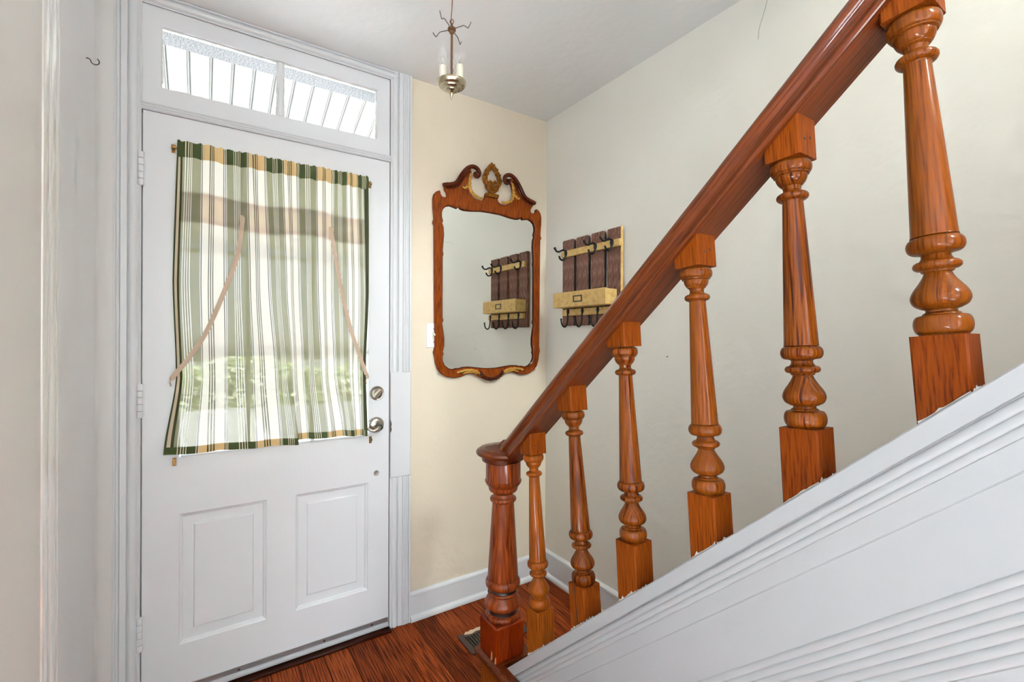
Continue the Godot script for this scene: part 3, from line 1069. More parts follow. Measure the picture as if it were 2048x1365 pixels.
# ------------------------------------------------------------------ staircase
func build_stairs() -> void:
	var o := thing("stair_stringer", "white painted closed stair side with reeded mouldings and sloping cap", "stair stringer", V(0.87, 0.0, 0.3))
	var n := sqrt(1.0 + KS * KS)
	var V0 := -0.75
	var V1 := 1.292
	var prof := [[0.0295, 0.010], [0.0305, 0.0030]]
	for i in 3:
		for j in 7:
			var a := PI * (0.06 + 0.88 * j / 6.0)
			prof.append([0.0375 + 0.0125 * i - 0.0062 * cos(a), 0.0035 + 0.0027 * sin(a) - 0.0005 * i])
	prof.append_array([[0.0690, 0.0040], [0.0985, 0.0040], [0.0990, 0.0024], [0.1002, 0.0024], [0.1006, 0.0030], [0.1880, 0.0026], [0.1892, 0.0016]])
	var prof2 := []
	for i in 7:
		for j in 7:
			var a := PI * (0.05 + 0.9 * j / 6.0)
			prof2.append([0.1955 + 0.0122 * i - 0.006 * cos(a), 0.0016 + 0.0023 * sin(a)])
	prof2.append_array([[0.2760, 0.0030], [1.70, 0.0030]])
	# body: one board standing on the floor
	var body := MB.new()
	var pl := PackedVector2Array([Vector2(V1, CS - KS * V1 - 0.004), Vector2(V0, CS - KS * V0 - 0.004), Vector2(V0, 0.0), Vector2(V1, 0.0)])
	body.prism(pl, 0.842, 0.902, Transform3D(Basis(Vector3(0, 0, -1), Vector3(0, 1, 0), Vector3(1, 0, 0)), Vector3.ZERO))
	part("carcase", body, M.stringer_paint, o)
	var cap := MB.new()
	var off := 0.0295 * n
	var cpoly := PackedVector2Array([Vector2(V1, CS - KS * V1), Vector2(V0, CS - KS * V0), Vector2(V0, CS - KS * V0 - off), Vector2(V1, CS - KS * V1 - off)])
	cap.prism(cpoly, 0.905, 0.832, Transform3D(Basis(Vector3(0, 0, -1), Vector3(0, 1, 0), Vector3(1, 0, 0)), Vector3.ZERO), 0.0022)
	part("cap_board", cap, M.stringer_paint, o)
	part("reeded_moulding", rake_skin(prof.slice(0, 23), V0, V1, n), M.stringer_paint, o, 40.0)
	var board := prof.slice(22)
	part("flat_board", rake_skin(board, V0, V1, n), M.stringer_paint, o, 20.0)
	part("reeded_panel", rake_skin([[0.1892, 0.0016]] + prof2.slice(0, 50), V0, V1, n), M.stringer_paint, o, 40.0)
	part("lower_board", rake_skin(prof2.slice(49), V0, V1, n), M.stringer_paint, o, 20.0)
	# steps between stringer and wall
	var st := thing("staircase", "brown wooden stair treads and white risers climbing behind the balustrade", "staircase", V(1.21, 0.0, 0.3))
	for i in 11:
		var v := 1.20 - 0.2185 * i
		var y := 0.2 * (i + 1)
		part("riser", boxes([[0.905, 1.507, y - 0.2, y - 0.028, v - 0.03, v - 0.012]]), M.trim_paint, st)
		part("tread", boxes([[0.905, 1.507, y - 0.028, y, v - 0.245, v + 0.012]], 0.006), M.pine_4, st)


# strips (offset square to the rake, stand-off) laid along the stringer, cut off at floor and newel
func rake_skin(prof: Array, V0: float, V1: float, n: float) -> MB:
	var mb := MB.new()
	var keep := PackedVector2Array([Vector2(V0, 0.0), Vector2(V1, 0.0), Vector2(V1, 4.0), Vector2(V0, 4.0)])
	for i in prof.size() - 1:
		var p0: float = prof[i][0]
		var p1: float = prof[i + 1][0]
		if absf(p1 - p0) < 1e-5:
			continue
		var quad_ := PackedVector2Array([Vector2(V0, CS - KS * V0 - p0 * n), Vector2(V1, CS - KS * V1 - p0 * n), Vector2(V1, CS - KS * V1 - p1 * n), Vector2(V0, CS - KS * V0 - p1 * n)])
		for piece in Geometry2D.intersect_polygons(quad_, keep):
			var pts: Array[Vector3] = []
			for q in piece:
				var pp: float = (CS - KS * q.x - q.y) / n
				var w := lerpf(prof[i][1], prof[i + 1][1], clampf((pp - p0) / (p1 - p0), 0.0, 1.0))
				pts.append(V(0.842 - w, q.y, q.x))
			for t in range(1, pts.size() - 1):
				mb.oriented(pts[0], pts[t], pts[t + 1], V(3.0, 1.0, 0.3))
	return mb


func build_newel() -> void:
	# block under the newel: rounded tread nose over a plain face
	var pb := thing("newel_plinth", "chipped red-brown bottom step block under the newel post", "step", V(0.865, 0.0, 1.32))
	part("face_board", boxes([[0.811, 0.831, 0.0, 0.146, 1.16, 1.294], [0.811, 0.945, 0.0, 0.146, 1.294, 1.416]], 0.003), M.oak, pb)
	var nose := MB.new()
	var sec := []
	arc(sec, Vector2(0.809, 0.160), Vector2(0.014, 0.014), 90, 270, 10)
	run(nose, sec + [[0.831, 0.146], [0.831, 0.174]], V(0, 0, 1.16), Vector3(1, 0, 0), Vector3(0, 1, 0), Vector3(0, 0, -0.134))
	run(nose, sec + [[0.95, 0.146], [0.95, 0.174]], V(0, 0, 1.294), Vector3(1, 0, 0), Vector3(0, 1, 0), Vector3(0, 0, -0.138))
	part("nosing", nose, M.cap_wood, pb)
	var cove := MB.new()
	run(cove, [[0.8115, 0.146], [0.803, 0.146], [0.804, 0.140], [0.808, 0.134], [0.8115, 0.130]], V(0, 0, 1.16), Vector3(1, 0, 0), Vector3(0, 1, 0), Vector3(0, 0, -0.256))
	part("cove_moulding", cove, M.cap_wood, pb)
	var o := thing("newel_post", "dark glossy turned newel post with flat round cap", "newel post", V(0.866, 0.174, 1.359))
	var h := 0.056
	var blk := MB.new()
	blk.box(V(0.866 - h - 0.004, 0.1735, 1.359 - h), V(0.866 + h - 0.004, 0.293, 1.359 + h), 0.005)
	part("base_block", blk, M.newel_block, o)
	for q in [[0.006, 0.030, 0.0035], [0.03, 0.022, 0.0025]]:
		var ch := MB.new()
		var z: float = -1.359 + q[0] + 0.02
		ch.prism(PackedVector2Array([Vector2(z - q[2] * 2, 0.176), Vector2(z + q[2], 0.179), Vector2(z + q[2] * 1.4, 0.19 + q[1] * 0.4), Vector2(z, 0.178 + q[1]), Vector2(z - q[2], 0.19)]), 0.0, -0.0012, Transform3D(Basis(Vector3(0, 0, 1), Vector3(0, 1, 0), Vector3(1, 0, 0)), Vector3(0.866 - h - 0.0038, 0, 0)))
		part("chip", ch, M.bare_wood, o)
	var P := PackedVector2Array([Vector2(0.0, 0.292), Vector2(0.049, 0.292)])
	bead(P, 0.2925, 0.3135, 0.050, 0.0605, 10)
	P.append_array(PackedVector2Array([Vector2(0.0485, 0.3145), Vector2(0.0475, 0.318), Vector2(0.0485, 0.327), Vector2(0.051, 0.3285)]))
	P.append_array(smooth2([Vector2(0.053, 0.3295), Vector2(0.0595, 0.336), Vector2(0.0615, 0.345), Vector2(0.058, 0.357), Vector2(0.0515, 0.367), Vector2(0.0485, 0.372)], 4))
	bead(P, 0.374, 0.386, 0.047, 0.0525, 6)
	P.append_array(PackedVector2Array([Vector2(0.0465, 0.3875), Vector2(0.0455, 0.394), Vector2(0.049, 0.3965)]))
	bead(P, 0.398, 0.428, 0.050, 0.0600, 10)
	P.append_array(PackedVector2Array([Vector2(0.0535, 0.4295), Vector2(0.0525, 0.436), Vector2(0.045, 0.560), Vector2(0.0375, 0.684), Vector2(0.0385, 0.689)]))
	bead(P, 0.690, 0.707, 0.038, 0.0455, 8)
	P.append_array(PackedVector2Array([Vector2(0.0365, 0.7085), Vector2(0.034, 0.713), Vector2(0.0335, 0.718), Vector2(0.037, 0.722)]))
	P.append_array(smooth2([Vector2(0.039, 0.723), Vector2(0.047, 0.727), Vector2(0.0505, 0.736), Vector2(0.051, 0.742)], 4))
	P.append_array(PackedVector2Array([Vector2(0.0525, 0.744), Vector2(0.058, 0.750), Vector2(0.0625, 0.758), Vector2(0.063, 0.764), Vector2(0.0605, 0.766), Vector2(0.0600, 0.768), Vector2(0.0600, 0.829), Vector2(0.0, 0.829)]))
	var body := MB.new()
	body.lathe(P, 56, Transform3D(Basis(), V(0.866, 0, 1.359)))
	part("turned_shaft", body, M.newel_wood, o, 30.0)
	var band := MB.new()
	band.lathe(PackedVector2Array([Vector2(0.046, 0.3142), Vector2(0.0496, 0.3146), Vector2(0.0486, 0.3180), Vector2(0.0496, 0.3270), Vector2(0.0515, 0.3285), Vector2(0.046, 0.3290)]), 56, Transform3D(Basis(), V(0.866, 0, 1.359)))
	band.lathe(PackedVector2Array([Vector2(0.044, 0.3868), Vector2(0.0478, 0.3872), Vector2(0.0466, 0.3940), Vector2(0.0498, 0.3970), Vector2(0.044, 0.3975)]), 56, Transform3D(Basis(), V(0.866, 0, 1.359)))
	part("stained_groove", band, M.black_stain, o, 30.0)
	var C := PackedVector2Array([Vector2(0.0, 0.829), Vector2(0.070, 0.829), Vector2(0.0735, 0.832), Vector2(0.0745, 0.846), Vector2(0.078, 0.849)])
	bead(C, 0.850, 0.870, 0.084, 0.0935, 8)
	C.append_array(PackedVector2Array([Vector2(0.080, 0.8745), Vector2(0.060, 0.8795), Vector2(0.030, 0.8830), Vector2(0.0, 0.884)]))
	var cap := MB.new()
	cap.lathe_part(C, 44, deg_to_rad(113.0), deg_to_rad(366.0), Transform3D(Basis(), V(0.866, 0, 1.359)))
	part("cap", cap, M.cap_wood, o, 30.0)
	var stub := MB.new()
	stub.lathe(PackedVector2Array([Vector2(0.026, 0.880), Vector2(0.025, 0.889), Vector2(0.019, 0.893), Vector2(0.012, 0.899), Vector2(0.0, 0.900)]), 24, Transform3D(Basis(), V(0.874, 0, 1.352)))
	part("finial_stub", stub, M.mahogany_rail, o)


func build_handrail() -> void:
	var sec := []
	var left := [[-0.0405, 0.0], [-0.0425, 0.0015], [-0.0435, 0.005], [-0.0430, 0.0085], [-0.0405, 0.012], [-0.0380, 0.017], [-0.0368, 0.023], [-0.0370, 0.028], [-0.0395, 0.0325], [-0.0435, 0.0350], [-0.0450, 0.0385], [-0.0448, 0.044], [-0.0415, 0.0505], [-0.0345, 0.0565], [-0.0240, 0.0610], [-0.0120, 0.0635], [0.0, 0.0643]]
	for s in left:
		sec.append(s)
	for i in range(left.size() - 2, -1, -1):
		sec.append([-left[i][0], left[i][1]])
	var v0 := 1.318
	var o := thing("handrail", "dark red-brown moulded handrail sloping up from the newel post", "handrail", V(RAIL_U, CR - KR * v0, v0))
	var n := sqrt(1.0 + KR * KR)
	var L := Vector3(0, KR, 1.0) / n
	var Bq := Vector3(0, 1.0, -KR) / n
	# built along its own z axis, then tilted, so that the grain follows the rail
	var mb := MB.new()
	var rings := [[0.0, 0.12], [0.002, 0.38], [0.007, 0.62], [0.015, 0.82], [0.027, 0.95], [0.042, 1.0], [2.80, 1.0]]
	var all: Array = []
	for r in rings:
		var ring := PackedVector3Array()
		for s in sec:
			ring.append(Vector3(s[0] * lerpf(1.0, r[1], 0.75), lerpf(0.006, s[1], r[1]), r[0]))
		all.append(ring)
	var m := sec.size()
	for i in rings.size() - 1:
		for k in m:
			var j := (k + 1) % m
			mb.quad(all[i][k], all[i][j], all[i + 1][j], all[i + 1][k])
	for k in range(1, m - 1):
		mb.tri(all[0][0], all[0][k], all[0][k + 1])
		mb.tri(all[-1][0], all[-1][k + 1], all[-1][k])
	mb.fix(0)
	var rail := part("rail", mb, M.mahogany_rail, o, 30.0, true)
	rail.transform = Transform3D(Basis(Vector3(1, 0, 0), Bq, L), Vector3.ZERO)


func build_balusters() -> void:
	var vs := [1.1543, 0.9544, 0.7790, 0.5781, 0.3929, 0.2130]
	var ys := [0.4226, 0.5834, 0.7640, 0.9337, 1.0978, 1.2560]
	var lean := [0.036, 0.048, 0.032, 0.033, 0.027, 0.036]
	var where := ["first slim orange oak baluster, right beside the newel post", "second baluster up from the newel, its base block split by a dark crack", "third baluster up from the newel, meeting the rail beside the coat rack", "fourth baluster up from the newel, between two taller-looking neighbours", "fifth baluster up from the newel, with nail holes in its top block", "sixth and largest-looking baluster, at the right end of the visible row"]
	# turning shared by all six
	var P := PackedVector2Array([Vector2(0.0, -0.001), Vector2(0.027, -0.001), Vector2(0.0275, 0.002)])
	bead(P, 0.002, 0.0285, 0.026, 0.0325, 9)
	P.append_array(PackedVector2Array([Vector2(0.0215, 0.0295), Vector2(0.0205, 0.0315), Vector2(0.0172, 0.0335), Vector2(0.0172, 0.0365), Vector2(0.0195, 0.0375)]))
	P.append_array(smooth2([Vector2(0.0215, 0.0380), Vector2(0.0292, 0.0430), Vector2(0.0328, 0.0505), Vector2(0.0322, 0.0580), Vector2(0.0282, 0.0665), Vector2(0.0222, 0.0755), Vector2(0.0175, 0.0835), Vector2(0.0152, 0.0892)], 4))
	P.append_array(PackedVector2Array([Vector2(0.0180, 0.0905), Vector2(0.0190, 0.0930)]))
	bead(P, 0.0935, 0.1060, 0.0205, 0.0272, 7)
	P.append_array(PackedVector2Array([Vector2(0.0190, 0.1070), Vector2(0.0168, 0.1110), Vector2(0.0165, 0.1150), Vector2(0.0195, 0.1170)]))
	bead(P, 0.1175, 0.1400, 0.0245, 0.0327, 9)
	P.append_array(PackedVector2Array([Vector2(0.0272, 0.1412), Vector2(0.0264, 0.1440), Vector2(0.0215, 0.2700), Vector2(0.0163, 0.3945), Vector2(0.0172, 0.3965)]))
	bead(P, 0.3970, 0.4110, 0.0175, 0.0254, 7)
	P.append_array(PackedVector2Array([Vector2(0.0160, 0.4120), Vector2(0.0138, 0.4160), Vector2(0.0148, 0.4220), Vector2(0.0170, 0.4235), Vector2(0.0185, 0.4250)]))
	P.append_array(smooth2([Vector2(0.0185, 0.4255), Vector2(0.0215, 0.4290), Vector2(0.0243, 0.4355), Vector2(0.0246, 0.4410)], 3))
	P.append_array(PackedVector2Array([Vector2(0.0280, 0.4420), Vector2(0.0285, 0.4440)]))
	bead(P, 0.4440, 0.4645, 0.0270, 0.0326, 9)
	P.append_array(PackedVector2Array([Vector2(0.0250, 0.4655), Vector2(0.0250, 0.4680), Vector2(0.0, 0.4680)]))
	var lm := MB.new()
	lm.lathe(P, 44)
	var turned := lm.mesh(Vector3.ZERO, 30.0)
	var s := 0.031
	for i in 6:
		var o := thing("baluster", where[i], "baluster", V(RAIL_U, ys[i], vs[i]), "turned oak balusters under the handrail")
		var a := -atan(lean[i] / 0.467)
		o.rotation.x = a
		o.rotate_object_local(Vector3.UP, 0.0)
		var t := MeshInstance3D.new()
		t.name = "turned_shaft"
		t.mesh = turned
		t.material_override = M["oak_%d" % i]
		o.add_child(t, true)
		# blocks cut to the rake at their outer ends
		part("base_block", raked_block(s, 0.0, a, ys[i], vs[i], CS, KS, -0.003), M.oak_0 if i == 0 else (M.oak_worn if i >= 4 else M.oak_dry), o, 20.0, true)
		part("top_block", raked_block(s * 0.985, 0.467, a, ys[i], vs[i], CR, KR, 0.003), M.oak_dry, o, 20.0, true)
		# splashes of white paint where the block meets the cap
		var mb := MB.new()
		for face in 2:
			var poly := PackedVector2Array()
			var lo := PackedVector2Array()
			for k in 13:
				var c := lerpf(-s + 0.002, s - 0.002, k / 12.0)
				var z := c if face == 0 else s
				var y0 := plane_y(z, a, ys[i], vs[i], CS, KS)
				lo.append(Vector2(c, y0 + 0.001))
				poly.append(Vector2(c, y0 + 0.0025 + (rng.randf() ** 4.0) * 0.007))
			lo.reverse()
			poly.append_array(lo)
			if face == 0:
				mb.prism(poly, 0.0, -0.0008, Transform3D(Basis(Vector3(0, 0, 1), Vector3(0, 1, 0), Vector3(1, 0, 0)), Vector3(-s + 0.0001, 0, 0)))
			else:
				mb.prism(poly, 0.0, 0.0008, Transform3D(Basis(Vector3(1, 0, 0), Vector3(0, 1, 0), Vector3(0, 0, 1)), Vector3(0, 0, s - 0.0001)))
		part("paint_splash", mb, M.paint_smear, o, 20.0, true)
		# old nail holes in the top blocks
		for k in [1, 0, 0, 2, 2, 0][i]:
			var nh := MB.new()
			nh.lathe(PackedVector2Array([Vector2(0.0024, 0.0), Vector2(0.0024, 0.0006), Vector2(0.0, 0.0006)]), 8, Transform3D(Basis(Vector3(1, 0, 0), Vector3(0, 0, 1), Vector3(0, -1, 0)), Vector3(-0.012 + 0.02 * k, 0.495 + 0.006 * k, s * 0.985)))
			part("nail_hole", nh, M.dark_gap, o, 20.0, true)
		if i == 1:
			var cr := MB.new()
			cr.prism(PackedVector2Array([Vector2(-0.006, -0.001), Vector2(-0.003, -0.001), Vector2(-0.001, -0.05), Vector2(0.002, -0.105), Vector2(-0.001, -0.105), Vector2(-0.004, -0.05)]), 0.0, -0.0005, Transform3D(Basis(Vector3(0, 0, 1), Vector3(0, 1, 0), Vector3(1, 0, 0)), Vector3(-s + 0.0001, 0, 0)))
			part("crack", cr, M.dark_gap, o, 20.0, true)


# height, in a tilted baluster's own axes, at which the sloping line y = C - K v is met at depth lz
func plane_y(lz: float, a: float, by: float, bv: float, C: float, K: float) -> float:
	return (C + K * (-bv) - by + lz * (sin(a) + K * cos(a))) / (cos(a) - K * sin(a))


func raked_block(s: float, flat_y: float, a: float, by: float, bv: float, C: float, K: float, extra: float) -> MB:
	var mb := MB.new()
	var c := 0.0028
	var ring := [Vector2(-s, -s + c), Vector2(-s, s - c), Vector2(-s + c, s), Vector2(s - c, s), Vector2(s, s - c), Vector2(s, -s + c), Vector2(s - c, -s), Vector2(-s + c, -s)]
	var A: Array[Vector3] = []
	var Bq: Array[Vector3] = []
	for r in ring:
		A.append(Vector3(r.x, flat_y, r.y))
		Bq.append(Vector3(r.x, plane_y(r.y, a, by, bv, C, K) + extra, r.y))
	var ctr := Vector3.ZERO
	for i in 8:
		ctr += (A[i] + Bq[i]) / 16.0
	for i in 8:
		var j := (i + 1) % 8
		mb.oriented(A[i], A[j], Bq[j], ctr)
		mb.oriented(A[i], Bq[j], Bq[i], ctr)
	for i in range(1, 7):
		mb.oriented(A[0], A[i], A[i + 1], ctr)
		mb.oriented(Bq[0], Bq[i], Bq[i + 1], ctr)
	return mb


# ------------------------------------------------------------------ curtain
const S_KEYS := [0.0, 1.0, 2.0, 2.48, 2.56, 3.0, 4.0, 5.0, 5.45]
const ROW_Y := [1.917, 1.440, 1.110, 0.856]
const ROW_U := [[-0.074, 0.072, 0.197, 0.250, 0.259, 0.307, 0.438, 0.531, 0.574], [-0.085, 0.073, 0.213, 0.262, 0.271, 0.316, 0.437, 0.544, 0.574], [-0.072, 0.076, 0.236, 0.280, 0.287, 0.327, 0.447, 0.539, 0.560], [-0.104, 0.081, 0.255, 0.306, 0.301, 0.345, 0.481, 0.546, 0.564]]


func at_s(row: Array, s: float) -> float:
	for i in S_KEYS.size() - 1:
		if s <= S_KEYS[i + 1]:
			return lerpf(row[i], row[i + 1], (s - S_KEYS[i]) / (S_KEYS[i + 1] - S_KEYS[i]))
	return row[-1]


func cloth_at(s: float, y: float, out := 0.0) -> Vector3:
	var k := 0
	while k < 2 and y < ROW_Y[k + 1]:
		k += 1
	var q := clampf((y - ROW_Y[k]) / (ROW_Y[k + 1] - ROW_Y[k]), -0.1, 1.1)
	var qs := q * q * (3.0 - 2.0 * q) if q > 0.0 and q < 1.0 else q
	var u := lerpf(at_s(ROW_U[k], s), at_s(ROW_U[k + 1], s), lerpf(q, qs, 0.5))
	var t := clampf((1.917 - y) / 1.06, 0.0, 1.0)
	u += 0.0022 * sin(TAU * s * 4.7 + 1.0) * exp(-t * 9.0) + 0.003 * sin(TAU * s * 1.9 + 5.0 * t) * t
	var hem := lerpf(0.002, -0.011, s / 2.48) if s < 2.52 else lerpf(0.005, -0.008, (s - 2.52) / 2.93)
	y += hem * t * t * t
	var fold := sin(TAU * s * 1.0 + 0.9 + 1.3 * t) * lerpf(0.0035, 0.0100, t) + sin(TAU * s * 2.3 + 2.0) * 0.002
	fold += 0.0032 * sin(TAU * s * 4.7) * exp(-t * 7.0)
	var step := -0.008 * t * (1.0 - smoothstep(2.47, 2.58, s))
	var v := 1.950 - 0.014 * t + fold + step - out
	return V(u, y, minf(v, 1.9655))


func cloth_sheet(s0: float, s1: float, ns: int, y_top: float, y_bot: float, ny: int, out: float, puff: float, frill: float, as_side := false, uv0 := 0.0, uv1 := 1.0) -> MB:
	var mb := MB.new()
	var grid: Array = []
	for j in ny + 1:
		var row: Array = []
		for i in ns + 1:
			var s := lerpf(s0, s1, float(i) / ns)
			var q := float(j) / ny
			var y := lerpf(y_top, y_bot, q)
			if frill > 0.0:
				y += frill * (1.0 - q) * (sin(TAU * s * 4.7 + 0.6) + 0.5 * sin(TAU * s * 7.1))
				y -= 0.0022 * q * sin(TAU * s * 2.35)
			elif frill < 0.0:
				y += -frill * sin(TAU * s * 0.37 + 0.4)
			var p := cloth_at(s, y, out + puff * sin(PI * q))
			var uvv := Vector2(lerpf(uv0, uv1, float(i) / ns), y * 3.0) if as_side else Vector2(s, y * 14.0)
			row.append([p, uvv])
		grid.append(row)
	for j in ny:
		for i in ns:
			var a: Array = grid[j][i]
			var b: Array = grid[j][i + 1]
			var c: Array = grid[j + 1][i + 1]
			var d: Array = grid[j + 1][i]
			mb.tri_uv(a[0], b[0], c[0], a[1], b[1], c[1])
			mb.tri_uv(a[0], c[0], d[0], a[1], c[1], d[1])
	return mb


func build_curtain() -> void:
	var o := thing("window_curtain", "sheer green and cream striped curtain hung over the door glass", "curtain", V(0.25, 0.85, 1.945))
	part("sheer_panel", cloth_sheet(0.0, 5.45, 190, 1.875, 0.868, 70, 0.0, 0.0, 0.0), M.cloth_thin, o, 180.0)
	part("rod_pocket", cloth_sheet(0.0, 5.45, 190, 1.920, 1.866, 8, 0.001, 0.006, 0.0026), M.cloth_hem, o, 180.0)
	part("bottom_hem", cloth_sheet(0.0, 5.45, 190, 0.880, 0.855, 4, 0.0012, 0.001, 0.0), M.cloth_hem, o, 180.0)
	part("side_hem", cloth_sheet(0.0, 0.125, 8, 1.868, 0.879, 60, 0.0012, 0.0, 0.0, true, 0.0, 1.0), M.side_hem, o, 180.0)
	part("side_hem", cloth_sheet(5.26, 5.45, 8, 1.868, 0.879, 60, 0.0012, 0.0, 0.0, true, 0.70, 1.0), M.side_hem, o, 180.0)
	part("sewn_band", cloth_sheet(0.12, 5.27, 180, 1.722, 1.659, 6, -0.0035, 0.0, -0.007), M.cloth_band, o, 180.0)
	part("band_edge", cloth_sheet(0.12, 5.27, 180, 1.742, 1.722, 3, -0.0035, 0.0, -0.007), M.cloth_band_edge, o, 180.0)
	part("band_edge", cloth_sheet(0.12, 5.27, 180, 1.659, 1.638, 3, -0.0035, 0.0, -0.007), M.cloth_band_edge, o, 180.0)
	for q in [[[0.121, 1.690, 1.944], [0.116, 1.64, 1.928], [0.103, 1.54, 1.921], [0.072, 1.434, 1.920], [0.015, 1.276, 1.922], [-0.036, 1.182, 1.926], [-0.070, 1.133, 1.930], [-0.083, 1.112, 1.932]], [[0.424, 1.690, 1.944], [0.432, 1.62, 1.930], [0.453, 1.479, 1.922], [0.492, 1.302, 1.921], [0.532, 1.181, 1.923], [0.560, 1.105, 1.928], [0.566, 1.088, 1.932]]]:
		var pts := PackedVector3Array()
		for p in q:
			pts.append(V(p[0], p[1], p[2]))
		var tb := MB.new()
		tb.tube(smooth(pts, 6), PackedFloat32Array([0.0078]), 10, 0.16, Vector3(0, 0, 1))
		var tie := part("tie_ribbon", tb, M.tie_cloth, o, 50.0)
		var kn := MB.new()
		var e: Vector3 = pts[pts.size() - 1]
		kn.ball(e, Vector3(0.008, 0.007, 0.005), 10, 6)
		kn.tube(smooth(PackedVector3Array([e, e + Vector3(-0.006, -0.012, 0.004), e + Vector3(-0.003, -0.026, 0.003)]), 4), PackedFloat32Array([0.0042]), 8, 0.4)
		part("knot", kn, M.tie_cloth, tie, 50.0)
	# thin brass rod through the pocket with its end brackets
	var r := thing("curtain_rod", "thin brass sash rod through the curtain top, its ends showing", "curtain rod", V(0.25, 1.894, 1.957))
	var rod := MB.new()
	rod.tube(PackedVector3Array([V(-0.086, 1.894, 1.9545), V(0.588, 1.894, 1.9545)]), PackedFloat32Array([0.0042]), 12)
	part("rod", rod, M.brass, r)
	for u in [-0.083, 0.587]:
		part("bracket", brass_bracket(u, 1.894), M.brass, r)
	var words := ["small brass rod bracket below the left bottom corner of the curtain", "small brass rod bracket below the door lever"]
	for i in 2:
		var u: float = [-0.078, 0.592][i]
		var y: float = [0.823, 0.820][i]
		var b := thing("rod_bracket", words[i], "bracket", V(u, y, 1.97), "empty brackets of a lower curtain rod")
		part("plate", brass_bracket(u, y), M.brass, b)


func brass_bracket(u: float, y: float) -> MB:
	var mb := MB.new()
	mb.box(V(u - 0.0055, y - 0.0145, 1.972), V(u + 0.0055, y + 0.0145, 1.9705), 0.0006)
	mb.box(V(u - 0.0055, y - 0.005, 1.971), V(u - 0.0043, y + 0.007, 1.953), 0.0005)
	mb.box(V(u + 0.003, y - 0.004, 1.971), V(u + 0.0042, y + 0.006, 1.957), 0.0005)
	for k in [-0.0108, 0.0108]:
		mb.ball(V(u, y + k, 1.9705), Vector3(0.0028, 0.0028, 0.0016), 8, 6)
	return mb


# ------------------------------------------------------------------ mirror
const MC := 1.171   # centre line of the mirror


func mpoly(list: Array, side: float) -> Array:
	var out: Array = []
	for q in list:
		out.append(Vector2(MC - side * (117.1 - q[0]) * 0.01, q[1] * 0.01))
	return out


func mpath(list: Array, side: float, v: float, per := 5) -> PackedVector3Array:
	var pts := PackedVector3Array()
	for q in mpoly(list, side):
		pts.append(V(q.x, q.y, v))
	return smooth(pts, per)


